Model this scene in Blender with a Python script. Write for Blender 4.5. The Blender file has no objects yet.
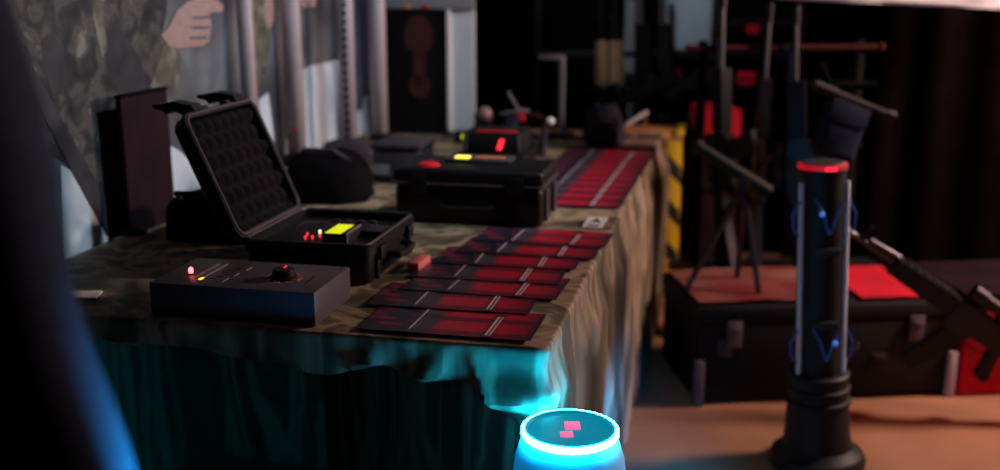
import bpy, bmesh, math, random
from mathutils import Vector, Matrix, noise, Euler
random.seed(7)
PI = math.pi
scn = bpy.context.scene
COL = scn.collection
R = math.radians

# ------------------------------------------------------------------ places
CAM_H = 1.385
PITCH = math.atan(260 / 1080)
S_, C_ = math.sin(PITCH), math.cos(PITCH)
TABLE_Z = 0.74
YAW = R(12.5)
U = Vector((math.sin(YAW), math.cos(YAW), 0))       # along the table, away
V = Vector((-math.cos(YAW), math.sin(YAW), 0))      # across the table, to the left
O = Vector((0.0800, 1.8205, 0))                      # near right corner of the table
ROT = -YAW


def T(a, b, z=0.0):
    """a metres along the table, b metres across it from its right edge."""
    p = O + U * a + V * b
    return Vector((p.x, p.y, z))


def ray(px, py):
    x = (px - 500) / 1080
    c = (235 - py) / 1080
    return Vector((x, C_ + S_ * c, -S_ + C_ * c))


def at_y(px, py, Y):
    r = ray(px, py)
    t = Y / r.y
    return Vector((r.x * t, Y, CAM_H + r.z * t))


# ------------------------------------------------------------------ materials
def mat(name, col, rough=0.6, metal=0.0, emit=None, strength=0.0, var=0.0, scale=20.0, spec=0.5, bump=0.0):
    m = bpy.data.materials.new(name)
    m.use_nodes = True
    nt = m.node_tree
    b = nt.nodes['Principled BSDF']
    b.inputs['Base Color'].default_value = (*col, 1)
    b.inputs['Roughness'].default_value = rough
    b.inputs['Metallic'].default_value = metal
    b.inputs['Specular IOR Level'].default_value = spec
    if emit:
        b.inputs['Emission Color'].default_value = (*emit, 1)
        b.inputs['Emission Strength'].default_value = strength
    if var or bump:
        tc = nt.nodes.new('ShaderNodeTexCoord')
        n = nt.nodes.new('ShaderNodeTexNoise')
        n.inputs['Scale'].default_value = scale
        n.inputs['Detail'].default_value = 4
        nt.links.new(tc.outputs['Object'], n.inputs['Vector'])
        if var:
            r = nt.nodes.new('ShaderNodeValToRGB')
            r.color_ramp.elements[0].position = 0.3
            r.color_ramp.elements[1].position = 0.7
            r.color_ramp.elements[0].color = (*[c * (1 - var) for c in col], 1)
            r.color_ramp.elements[1].color = (*[min(1, c * (1 + var)) for c in col], 1)
            nt.links.new(n.outputs['Fac'], r.inputs['Fac'])
            nt.links.new(r.outputs['Color'], b.inputs['Base Color'])
        if bump:
            bp = nt.nodes.new('ShaderNodeBump')
            bp.inputs['Strength'].default_value = bump
            bp.inputs['Distance'].default_value = 0.004
            nt.links.new(n.outputs['Fac'], bp.inputs['Height'])
            nt.links.new(bp.outputs['Normal'], b.inputs['Normal'])
    return m


def ramp_mat(name, stops, scale, detail=3.0, rough=0.85, stretch=(1, 1, 1), distort=0.6, sharp=True, spec=0.2):
    m = bpy.data.materials.new(name)
    m.use_nodes = True
    nt = m.node_tree
    b = nt.nodes['Principled BSDF']
    b.inputs['Roughness'].default_value = rough
    b.inputs['Specular IOR Level'].default_value = spec
    tc = nt.nodes.new('ShaderNodeTexCoord')
    mp = nt.nodes.new('ShaderNodeMapping')
    mp.inputs['Scale'].default_value = stretch
    n = nt.nodes.new('ShaderNodeTexNoise')
    n.inputs['Scale'].default_value = scale
    n.inputs['Detail'].default_value = detail
    n.inputs['Distortion'].default_value = distort
    r = nt.nodes.new('ShaderNodeValToRGB')
    r.color_ramp.interpolation = 'LINEAR'
    els = r.color_ramp.elements
    els[0].position, els[0].color = stops[0][0], (*stops[0][1], 1)
    els[1].position, els[1].color = stops[-1][0], (*stops[-1][1], 1)
    for p, c in stops[1:-1]:
        e = els.new(p)
        e.color = (*c, 1)
    nt.links.new(tc.outputs['Object'], mp.inputs['Vector'])
    nt.links.new(mp.outputs['Vector'], n.inputs['Vector'])
    nt.links.new(n.outputs['Fac'], r.inputs['Fac'])
    nt.links.new(r.outputs['Color'], b.inputs['Base Color'])
    return m


M = {}
M['black'] = mat('black_plastic', (0.006, 0.005, 0.006), 0.55, var=0.2, scale=60, spec=0.3)
M['black_matte'] = mat('black_matte', (0.004, 0.0035, 0.004), 0.85, var=0.3, scale=30, spec=0.15)
M['box'] = mat('black_box_coat', (0.085, 0.072, 0.09), 0.42, var=0.06, scale=90, spec=0.4)
M['case'] = mat('case_plastic', (0.006, 0.005, 0.0065), 0.45, var=0.25, scale=140, bump=0.15, spec=0.3)
M['rim'] = mat('case_gasket', (0.065, 0.046, 0.058), 0.4)
M['foam'] = mat('grey_foam', (0.0075, 0.0052, 0.0065), 0.95, var=0.2, scale=200, spec=0.1)
M['gun'] = mat('gun_metal', (0.014, 0.013, 0.015), 0.38, 0.3, var=0.2, scale=50)
M['gunpoly'] = mat('gun_polymer', (0.007, 0.0065, 0.0075), 0.5, var=0.2, scale=80, spec=0.35)
M['steel'] = mat('worn_steel', (0.16, 0.145, 0.16), 0.35, 0.7)
M['alu'] = mat('brushed_aluminium', (0.42, 0.36, 0.40), 0.5, 0.0, var=0.08, scale=40)
M['tan'] = mat('tan_wood', (0.36, 0.22, 0.13), 0.5, var=0.2, scale=30)
M['orange_wood'] = mat('orange_board', (0.55, 0.26, 0.09), 0.6, var=0.15, scale=14)
M['yellow'] = mat('yellow_tape', (0.80, 0.52, 0.02), 0.5)
M['white'] = mat('white_plastic', (0.75, 0.72, 0.72), 0.5, var=0.05)
M['paper'] = mat('white_paper', (0.72, 0.68, 0.68), 0.8, var=0.04)
M['greyfab'] = mat('grey_cloth', (0.05, 0.04, 0.05), 0.9, var=0.3, scale=14, spec=0.1)
M['darkfab'] = mat('black_cloth', (0.005, 0.004, 0.005), 0.95, var=0.3, scale=14, spec=0.05)
M['navyfab'] = mat('navy_cloth', (0.022, 0.022, 0.045), 0.9, var=0.2, scale=20, spec=0.2)
M['jacket'] = mat('jacket_cloth', (0.012, 0.015, 0.034), 0.8, var=0.2, scale=30, spec=0.15)
M['skin'] = mat('skin', (0.45, 0.29, 0.22), 0.5, var=0.08, scale=12)
M['hair'] = mat('hair', (0.025, 0.016, 0.010), 0.6, var=0.3, scale=60)
M['redcloth'] = mat('red_cloth', (0.55, 0.015, 0.03), 0.85, var=0.15, scale=8, spec=0.1)
M['maroon'] = mat('dark_maroon_panel', (0.017, 0.007, 0.011), 0.85, var=0.3, scale=9, spec=0.1)
M['trunk'] = mat('trunk_black', (0.008, 0.006, 0.007), 0.7, var=0.3, scale=40, spec=0.2)
M['trunktop'] = ramp_mat('trunk_top_cloth', [(0.36, (0.16, 0.02, 0.022)), (0.5, (0.20, 0.06, 0.045)), (0.62, (0.20, 0.14, 0.095))], 2.4, 3)
M['pinkblock'] = mat('pink_block', (0.70, 0.16, 0.16), 0.6)
M['scuff'] = mat('scuffed_catch', (0.11, 0.085, 0.10), 0.6, 0.1, var=0.2, spec=0.3)
M['blue_led'] = mat('blue_led', (0.02, 0.05, 0.2), 0.4, emit=(0.05, 0.30, 1.0), strength=0.5)
M['blue_wire'] = mat('blue_wire', (0.01, 0.06, 0.25), 0.4, emit=(0.03, 0.16, 0.8), strength=0.02)
M['red_led'] = mat('red_led', (0.5, 0.02, 0.03), 0.4, emit=(1.0, 0.02, 0.04), strength=2.2)
M['red_hot'] = mat('red_hot_led', (0.5, 0.02, 0.03), 0.4, emit=(1.0, 0.09, 0.10), strength=7)
M['red_ring'] = mat('red_light_ring', (0.2, 0.01, 0.015), 0.4, emit=(1.0, 0.006, 0.03), strength=0.36)
M['white_led'] = mat('white_led', (0.8, 0.8, 0.8), 0.4, emit=(1.0, 0.80, 0.45), strength=1.3)
M['yellow_led'] = mat('yellow_led', (0.8, 0.7, 0.1), 0.4, emit=(1.0, 0.72, 0.05), strength=1.6)
M['lime'] = mat('lime_screen', (0.3, 0.4, 0.02), 0.4, emit=(0.58, 0.66, 0.004), strength=1.1)
M['orange_print'] = mat('orange_print', (0.75, 0.24, 0.08), 0.5)
M['pale_print'] = mat('pale_print', (0.42, 0.38, 0.41), 0.5)
M['ring'] = mat('cyan_light_ring', (0.3, 0.9, 1.0), 0.4, emit=(0.004, 0.46, 0.92), strength=290)
M['disc_top'] = mat('teal_glow_plate', (0.01, 0.10, 0.14), 0.3, emit=(0.0, 0.20, 0.31), strength=1.0)  # ring's glow on the top plate, put in as teal emission
M['pink_emit'] = mat('pink_emissive', (0.8, 0.2, 0.35), 0.4, emit=(1.0, 0.16, 0.40), strength=0.9)
M['ring_glow'] = mat('ring_glow_emission', (0.25, 0.6, 0.7), 0.6, emit=(0.0, 0.33, 0.85), strength=0.36)  # blue bloom around the ring, put into this body as emission
M['lamp_glass'] = mat('dusky_bulb', (0.20, 0.11, 0.11), 0.3)
M['dim_red'] = mat('red_emblem', (0.045, 0.0025, 0.0035), 0.8)
M['pale_board'] = ramp_mat('pale_board', [(0.3, (0.40, 0.48, 0.54)), (0.7, (0.58, 0.66, 0.72))], 3.0, 3)
M['grey_board'] = mat('grey_board', (0.22, 0.23, 0.26), 0.7, var=0.1, scale=6)

# camouflage cloth; folds come from the geometry
M['camo'] = ramp_mat('camouflage_cloth', [(0.30, (0.045, 0.035, 0.024)), (0.42, (0.10, 0.075, 0.048)), (0.47, (0.24, 0.17, 0.11)),
                                          (0.53, (0.37, 0.27, 0.175)), (0.57, (0.15, 0.125, 0.07)), (0.64, (0.07, 0.062, 0.038)), (0.70, (0.16, 0.12, 0.075))],
                     7.5, 3.5, 0.62, (1, 1, 0.18), 0.8, spec=0.3)
# banner print
M['camo_print'] = ramp_mat('printed_camouflage', [(0.32, (0.018, 0.020, 0.026)), (0.48, (0.040, 0.042, 0.046)), (0.56, (0.085, 0.085, 0.082)),
                                                  (0.61, (0.055, 0.055, 0.055)), (0.70, (0.19, 0.185, 0.17))], 15, 6, 0.45)
M['olive_print'] = ramp_mat('printed_olive', [(0.35, (0.06, 0.065, 0.06)), (0.5, (0.11, 0.11, 0.085)), (0.65, (0.20, 0.21, 0.18))], 12, 4, 0.45)
M['dark_print'] = mat('printed_dark', (0.030, 0.032, 0.040), 0.4, var=0.45, scale=16)
M['navy_print'] = mat('printed_navy', (0.05, 0.065, 0.11), 0.4, var=0.3, scale=8)
M['hand_print'] = mat('printed_skin', (0.34, 0.24, 0.23), 0.45, var=0.12, scale=30)
M['ice_print'] = ramp_mat('printed_ice_blue', [(0.35, (0.36, 0.47, 0.55)), (0.65, (0.60, 0.70, 0.78))], 4, 3, 0.4)


def smoke_print():
    m = bpy.data.materials.new('printed_smoke')
    m.use_nodes = True
    nt = m.node_tree
    b = nt.nodes['Principled BSDF']
    b.inputs['Roughness'].default_value = 0.4
    tc = nt.nodes.new('ShaderNodeTexCoord')
    n = nt.nodes.new('ShaderNodeTexNoise')
    n.inputs['Scale'].default_value = 3.2
    n.inputs['Detail'].default_value = 6
    nt.links.new(tc.outputs['Object'], n.inputs['Vector'])
    r = nt.nodes.new('ShaderNodeValToRGB')
    e = r.color_ramp.elements
    e[0].position, e[0].color = 0.34, (0.030, 0.036, 0.046, 1)
    e[1].position, e[1].color = 0.70, (0.20, 0.24, 0.27, 1)
    k = e.new(0.5)
    k.color = (0.075, 0.088, 0.105, 1)
    nt.links.new(n.outputs['Fac'], r.inputs['Fac'])
    nt.links.new(r.outputs['Color'], b.inputs['Base Color'])
    return m


M['smoke_print'] = smoke_print()


def leaflet_mat():
    """printed trifold sheet: a dark third, a red third and a mixed third with pale text lines on the folds"""
    m = bpy.data.materials.new('leaflet_print')
    m.use_nodes = True
    nt = m.node_tree
    N, L = nt.nodes, nt.links
    b = N['Principled BSDF']
    b.inputs['Roughness'].default_value = 0.38
    tc = N.new('ShaderNodeTexCoord')
    sp = N.new('ShaderNodeSeparateXYZ')
    L.new(tc.outputs['Generated'], sp.inputs[0])
    r = N.new('ShaderNodeValToRGB')
    r.color_ramp.interpolation = 'LINEAR'
    e = r.color_ramp.elements
    navy, red, dk = (0.022, 0.020, 0.036), (0.50, 0.016, 0.045), (0.09, 0.012, 0.03)
    stops = [(0.0, navy), (0.29, navy), (0.295, (0.07, 0.07, 0.09)), (0.40, (0.07, 0.06, 0.08)), (0.45, red), (0.70, red), (0.73, dk), (0.80, red), (0.93, (0.30, 0.016, 0.04)), (1.0, navy)]
    e[0].position, e[0].color = 0.0, (*navy, 1)
    e[1].position, e[1].color = 1.0, (*navy, 1)
    for p, c in stops[1:-1]:
        k = e.new(p)
        k.color = (*c, 1)
    L.new(sp.outputs['X'], r.inputs['Fac'])

    def math_(op, a, c=None, d=None):
        n = N.new('ShaderNodeMath')
        n.operation = op
        for i, v in enumerate((a, c, d)):
            if v is None:
                continue
            if isinstance(v, (int, float)):
                n.inputs[i].default_value = v
            else:
                L.new(v, n.inputs[i])
        return n.outputs[0]

    # dark bands that cross the sheet
    w = math_('SINE', math_('MULTIPLY_ADD', sp.outputs['Y'], 12.5, 0.5))
    band = math_('MULTIPLY', math_('GREATER_THAN', w, 0.55), math_('GREATER_THAN', sp.outputs['X'], 0.3))
    mx = N.new('ShaderNodeMixRGB')
    mx.inputs['Color2'].default_value = (0.05, 0.02, 0.04, 1)
    L.new(math_('MULTIPLY', band, 0.75), mx.inputs['Fac'])
    L.new(r.outputs['Color'], mx.inputs['Color1'])
    # dim red patches in the dark third
    n = N.new('ShaderNodeTexNoise')
    n.inputs['Scale'].default_value = 5.0
    L.new(tc.outputs['Generated'], n.inputs['Vector'])
    spot = math_('MULTIPLY', math_('GREATER_THAN', n.outputs['Fac'], 0.56), math_('LESS_THAN', sp.outputs['X'], 0.27))
    mx2 = N.new('ShaderNodeMixRGB')
    mx2.inputs['Color2'].default_value = (0.22, 0.02, 0.05, 1)
    L.new(math_('MULTIPLY', spot, 0.8), mx2.inputs['Fac'])
    L.new(mx.outputs['Color'], mx2.inputs['Color1'])

    def line(x0, x1, y0, y1):
        a = math_('MULTIPLY', math_('GREATER_THAN', sp.outputs['X'], x0), math_('LESS_THAN', sp.outputs['X'], x1))
        c = math_('MULTIPLY', math_('GREATER_THAN', sp.outputs['Y'], y0), math_('LESS_THAN', sp.outputs['Y'], y1))
        return math_('MULTIPLY', a, c)
    ln = math_('MAXIMUM', line(0.292, 0.302, 0.10, 0.90), math_('MAXIMUM', line(0.735, 0.748, 0.06, 0.75), line(0.760, 0.768, 0.06, 0.75)))
    mx3 = N.new('ShaderNodeMixRGB')
    mx3.inputs['Color2'].default_value = (0.75, 0.68, 0.70, 1)
    L.new(ln, mx3.inputs['Fac'])
    L.new(mx2.outputs['Color'], mx3.inputs['Color1'])
    L.new(mx3.outputs['Color'], b.inputs['Base Color'])
    return m


M['leaflet'] = leaflet_mat()


def stripe_mat():
    m = bpy.data.materials.new('hazard_stripes')
    m.use_nodes = True
    nt = m.node_tree
    N, L = nt.nodes, nt.links
    b = N['Principled BSDF']
    b.inputs['Roughness'].default_value = 0.5
    tc = N.new('ShaderNodeTexCoord')
    w = N.new('ShaderNodeTexWave')
    w.wave_type = 'BANDS'
    w.bands_direction = 'DIAGONAL'
    w.inputs['Scale'].default_value = 3.4
    L.new(tc.outputs['Object'], w.inputs['Vector'])
    r = N.new('ShaderNodeValToRGB')
    r.color_ramp.interpolation = 'CONSTANT'
    r.color_ramp.elements[0].color = (0.02, 0.018, 0.015, 1)
    r.color_ramp.elements[1].position = 0.34
    r.color_ramp.elements[1].color = (0.85, 0.55, 0.02, 1)
    L.new(w.outputs['Color'], r.inputs['Fac'])
    L.new(r.outputs['Color'], b.inputs['Base Color'])
    return m


M['stripes'] = stripe_mat()
M['curtain'] = mat('black_curtain', (0.0035, 0.0014, 0.0018), 0.95, var=0.3, scale=10, spec=0.03)
M['floor'] = ramp_mat('concrete_floor', [(0.35, (0.24, 0.11, 0.055)), (0.55, (0.35, 0.165, 0.085)), (0.7, (0.44, 0.22, 0.12))], 1.6, 5, 0.7)
M['wall'] = mat('dark_wall', (0.0030, 0.0016, 0.0019), 0.95, var=0.25, scale=3, spec=0.05)


# ------------------------------------------------------------------ mesh tools
class MB:
    def __init__(self):
        self.bm = bmesh.new()
        self.mats = []

    def mi(self, m):
        if m is None:
            return 0
        if m not in self.mats:
            self.mats.append(m)
        return self.mats.index(m)

    def _fin(self, verts, m, mtx=None):
        if mtx is not None:
            bmesh.ops.transform(self.bm, matrix=mtx, verts=verts)
        i = self.mi(m)
        fs = set()
        for v in verts:
            for f in v.link_faces:
                fs.add(f)
        for f in fs:
            f.material_index = i
            f.smooth = True
        return self

    def box(self, c, s, bev=0.0, m=None, rot=None, seg=2):
        r = bmesh.ops.create_cube(self.bm, size=1.0)
        vs = r['verts']
        bmesh.ops.scale(self.bm, vec=s, verts=vs)
        if bev > 0:
            es = list({e for v in vs for e in v.link_edges})
            rr = bmesh.ops.bevel(self.bm, geom=es, offset=min(bev, min(s) * 0.49), segments=seg, affect='EDGES', profile=0.5)
            vs = list({v for f in rr['faces'] for v in f.verts} | {v for v in vs if v.is_valid})
            seen = set(vs)
            st = list(vs)
            while st:
                v = st.pop()
                for e in v.link_edges:
                    o = e.other_vert(v)
                    if o not in seen:
                        seen.add(o)
                        st.append(o)
            vs = list(seen)
        mt = Matrix.Translation(Vector(c))
        if rot is not None:
            mt = mt @ Euler(rot).to_matrix().to_4x4()
        return self._fin(vs, m, mt)

    def cyl(self, p0, p1, r0, r1=None, n=20, m=None):
        r1 = r0 if r1 is None else r1
        p0, p1 = Vector(p0), Vector(p1)
        d = p1 - p0
        r = bmesh.ops.create_cone(self.bm, cap_ends=True, segments=n, radius1=r0, radius2=r1, depth=d.length)
        q = d.to_track_quat('Z', 'Y')
        return self._fin(r['verts'], m, Matrix.Translation((p0 + p1) / 2) @ q.to_matrix().to_4x4())

    def sph(self, c, r, m=None, n=18, scale=(1, 1, 1)):
        q = bmesh.ops.create_uvsphere(self.bm, u_segments=n, v_segments=n // 2 + 2, radius=r)
        return self._fin(q['verts'], m, Matrix.Translation(Vector(c)) @ Matrix.Diagonal((*scale, 1)))

    def lathe(self, prof, n=40, m=None, wob=None):
        rings = []
        for (r, z) in prof:
            ring = []
            for k in range(n):
                a = 2 * PI * k / n
                rr = r * (1 + (wob(a, r) if wob else 0))
                ring.append(self.bm.verts.new((rr * math.cos(a), rr * math.sin(a), z)))
            rings.append(ring)
        vs = [v for g in rings for v in g]
        for i in range(len(rings) - 1):
            for k in range(n):
                self.bm.faces.new((rings[i][k], rings[i][(k + 1) % n], rings[i + 1][(k + 1) % n], rings[i + 1][k]))
        if prof[0][0] > 1e-5:
            self.bm.faces.new(list(reversed(rings[0])))
        if prof[-1][0] > 1e-5:
            self.bm.faces.new(rings[-1])
        return self._fin(vs, m)

    def tube(self, pts, rad, n=8, m=None, caps=True):
        pts = [Vector(p) for p in pts]
        rads = rad if isinstance(rad, (list, tuple)) else [rad] * len(pts)
        rings = []
        prev = None
        for i, p in enumerate(pts):
            d = (pts[min(i + 1, len(pts) - 1)] - pts[max(i - 1, 0)]).normalized()
            if prev is None:
                x = d.orthogonal().normalized()
            else:
                x = (prev - d * prev.dot(d)).normalized()
            prev = x
            y = d.cross(x)
            rings.append([self.bm.verts.new(p + (x * math.cos(2 * PI * k / n) + y * math.sin(2 * PI * k / n)) * rads[i]) for k in range(n)])
        for i in range(len(rings) - 1):
            for k in range(n):
                self.bm.faces.new((rings[i][k], rings[i][(k + 1) % n], rings[i + 1][(k + 1) % n], rings[i + 1][k]))
        if caps:
            self.bm.faces.new(list(reversed(rings[0])))
            self.bm.faces.new(rings[-1])
        return self._fin([v for g in rings for v in g], m)

    def prism(self, poly, depth, m=None, mtx=None):
        """outline in local x,z given a thickness along y (0 .. depth)"""
        a = [self.bm.verts.new((x, 0, z)) for x, z in poly]
        b = [self.bm.verts.new((x, depth, z)) for x, z in poly]
        n = len(poly)
        f1 = self.bm.faces.new(a)
        f2 = self.bm.faces.new(list(reversed(b)))
        fs = [f1, f2]
        for i in range(n):
            j = (i + 1) % n
            fs.append(self.bm.faces.new((a[j], a[i], b[i], b[j])))
        bmesh.ops.recalc_face_normals(self.bm, faces=fs)
        self._fin(a + b, m, mtx)
        for f in fs:
            f.smooth = False
        return self

    def build(self, name, m=None, parent=None, smooth=True, angle=35):
        me = bpy.data.meshes.new(name)
        bmesh.ops.recalc_face_normals(self.bm, faces=self.bm.faces[:])
        self.bm.to_mesh(me)
        self.bm.free()
        for k in (self.mats or [m]):
            me.materials.append(k)
        o = bpy.data.objects.new(name, me)
        COL.objects.link(o)
        if parent:
            o.parent = parent
        if smooth:
            me.set_sharp_from_angle(angle=R(angle))
        return o


def tag(o, label=None, cat=None, group=None, kind=None):
    if label:
        o['label'] = label
    if cat:
        o['category'] = cat
    if group:
        o['group'] = group
    if kind:
        o['kind'] = kind
    return o


def thing(name, label, cat, loc=(0, 0, 0), rz=0.0, group=None, rot=None):
    o = bpy.data.objects.new(name, None)
    o.empty_display_size = 0.05
    COL.objects.link(o)
    o.location = loc
    o.rotation_euler = rot if rot else (0, 0, rz)
    return tag(o, label, cat, group)


def copy_tree(o, parent=None):
    c = o.copy()
    COL.objects.link(c)
    if parent:
        c.parent = parent
    for ch in list(o.children):
        copy_tree(ch, c)
    return c


def B(c, s, bev, name, m, parent, rot=None, seg=2):
    mb = MB()
    mb.box(c, s, bev, None, rot, seg)
    return mb.build(name, m, parent)


# ------------------------------------------------------------------ setting
def struct(name, c, s, m):
    o = B(c, s, 0, name, m, None)
    o['kind'] = 'structure'
    return o


struct('floor', (0.5, 3.0, -0.05), (8.0, 9.0, 0.1), M['floor'])
struct('wall_back', (0.5, 5.40, 1.4), (8.0, 0.1, 2.8), M['wall'])
struct('wall_right', (4.45, 3.0, 1.4), (0.1, 7.8, 2.8), M['wall'])
struct('wall_left', (-3.45, 3.0, 1.4), (0.1, 7.8, 2.8), M['wall'])
struct('ceiling', (0.5, 3.0, 2.85), (8.0, 9.0, 0.1), M['wall'])


# ------------------------------------------------------------------ draped table
TL, TW = 2.76, 1.20
tb = thing('folding_table', 'long folding table hidden under the camouflage cloth', 'table', T(0, 0, 0), ROT)
B((-TW / 2, TL / 2, 0.716), (TW - 0.03, TL - 0.03, 0.03), 0.006, 'tabletop', M['grey_board'], tb)
for lx in (-0.12, -TW + 0.12):
    for ly in (1.15, TL - 0.2):
        mb = MB()
        mb.cyl((lx, ly, 0), (lx, ly, 0.70), 0.016, n=12)
        mb.build('leg', M['gun'], tb)


def cloth():
    mb = MB()
    bm = mb.bm
    RAD = 0.018
    # perimeter: front edge from left to right, round corner, then the right edge going away, then the far edge
    per = []

    def seg(p0, p1, n0, n, last=False):
        for i in range(n + (1 if last else 0)):
            t = i / n
            per.append((p0[0] + (p1[0] - p0[0]) * t, p0[1] + (p1[1] - p0[1]) * t, n0[0], n0[1]))
    seg((-TW, TL), (-TW, 0.0), (-1, 0), 40)
    seg((-TW, 0), (-RAD, 0), (0, -1), 130)
    for i in range(8):
        a = -PI / 2 + (PI / 2) * i / 8
        per.append((-RAD + RAD * math.cos(a), RAD + RAD * math.sin(a), math.cos(a), math.sin(a)))
    seg((0, RAD), (0, TL), (1, 0), 230)
    seg((0, TL), (-TW, TL), (0, 1), 40)
    n = len(per)

    def front_off(x, t):
        k = min(1.0, t / 0.10)
        b = -x
        left = min(1.0, max(0.0, (b - 0.105) / 0.03))
        sag = 0.105 * (1 - left) + left * (0.066 + 0.034 * noise.noise(Vector((x * 7.0, 2.2, 0.4))))   # depth of the overhang before it tucks under
        q = min(1.0, max(0.0, t - sag) / 0.07)
        tuck = min(0.9, 0.02 + 1.15 * max(0.0, b - 0.02))  # deep tuck shaped so the ring's light leaves the front dark
        o = 0.004 + 0.010 * k - tuck * q * q * (3 - 2 * q)
        o += k * 0.016 * noise.noise(Vector((x * 3.2, t * 1.6, 1.7))) * (0.3 + 0.7 * left)
        o += k * 0.009 * noise.noise(Vector((x * 11 + t * 4, t * 5.0, 5.1)))
        g = lambda cx, ct, wx, wt, h: h * math.exp(-((x - cx) / wx) ** 2 - ((t - ct) / wt) ** 2)
        # gathered pouch of cloth beside the corner and creases running to it
        o += g(-0.040, 0.098, 0.045, 0.024, 0.026)
        o += g(-0.085, 0.092, 0.045, 0.018, 0.022)
        o += g(-0.118 + (t - 0.05) * 0.5, 0.060, 0.010, 0.045, 0.024)
        o += g(-0.05, 0.045, 0.03, 0.025, -0.010)
        o += g(-0.205 + (t - 0.05) * -0.9, 0.065, 0.022, 0.040, 0.026)
        o += g(-0.33 + (t - 0.05) * -0.9, 0.050, 0.030, 0.028, 0.022)
        return o

    def side_off(y, t):
        k = min(1.0, t / 0.12)
        ph = y * 2 * PI / 0.155 + 1.6 * noise.noise(Vector((y * 2.3, 0.3, 4.0))) + 0.5 * noise.noise(Vector((y * 4, t * 3, 0)))
        amp = 0.006 + 0.014 * k * (0.6 + 0.6 * noise.noise(Vector((y * 3.1, 9.0, 0))))
        o = 0.004 + k * (0.012 + 0.012 * y / TL) + amp * k * math.sin(ph)
        o += k * 0.012 * noise.noise(Vector((y * 14, t * 2.2, 8.8))) + k * 0.007 * noise.noise(Vector((y * 34, t * 1.5, 2.8)))
        o += 0.024 * math.exp(-((y - 0.105) / 0.03) ** 2) * k
        return max(o, 0.002)

    rows = [0.0, 0.004, 0.010, 0.018] + [0.018 + (0.732 - 0.018) * (i / 46) for i in range(1, 47)]
    grid = []
    for j, t in enumerate(rows):
        ring = []
        for i, (x, y, nx, ny) in enumerate(per):
            if ny < -0.99:
                o = front_off(x, t)
            elif nx > 0.99:
                o = side_off(y, t)
                if y < 0.16:
                    w = y / 0.16
                    o = o * w + (1 - w) * front_off(-0.02, t) * 0.6
            elif nx > -0.5 and ny < 0.5 and x > -0.1:
                o = front_off(-0.02, t) * 0.75 * max(0.15, 1 - max(0, t - 0.12) / 0.08)
            else:
                o = 0.008 * min(1, t / 0.1)
            if j < 4:
                o = [0.0, 0.004, 0.006, 0.007][j] + o * (t / 0.018) * 0.4
                z = TABLE_Z - [0.0, 0.0008, 0.004, 0.012][j]
            else:
                z = TABLE_Z - t
            ring.append(bm.verts.new((x + nx * o, y + ny * o, z)))
        grid.append(ring)
    allv = [v for r in grid for v in r]
    for j in range(len(grid) - 1):
        for i in range(n - 1):
            bm.faces.new((grid[j][i], grid[j + 1][i], grid[j + 1][i + 1], grid[j][i + 1]))
        bm.faces.new((grid[j][n - 1], grid[j + 1][n - 1], grid[j + 1][0], grid[j][0]))
    # top: fill the loop
    f = bm.faces.new(grid[0])
    mb._fin(allv, None)
    f.smooth = False
    o = mb.build('tablecloth', M['camo'], None, angle=70)
    o.location = T(0, 0, 0)
    o.rotation_euler = (0, 0, ROT)
    return tag(o, 'camouflage cloth draped to the floor over the long display table', 'tablecloth')


cloth()
ZT = TABLE_Z + 0.0012

# a crease line along the front of the table top is the cloth's own hem fold, built above


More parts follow.
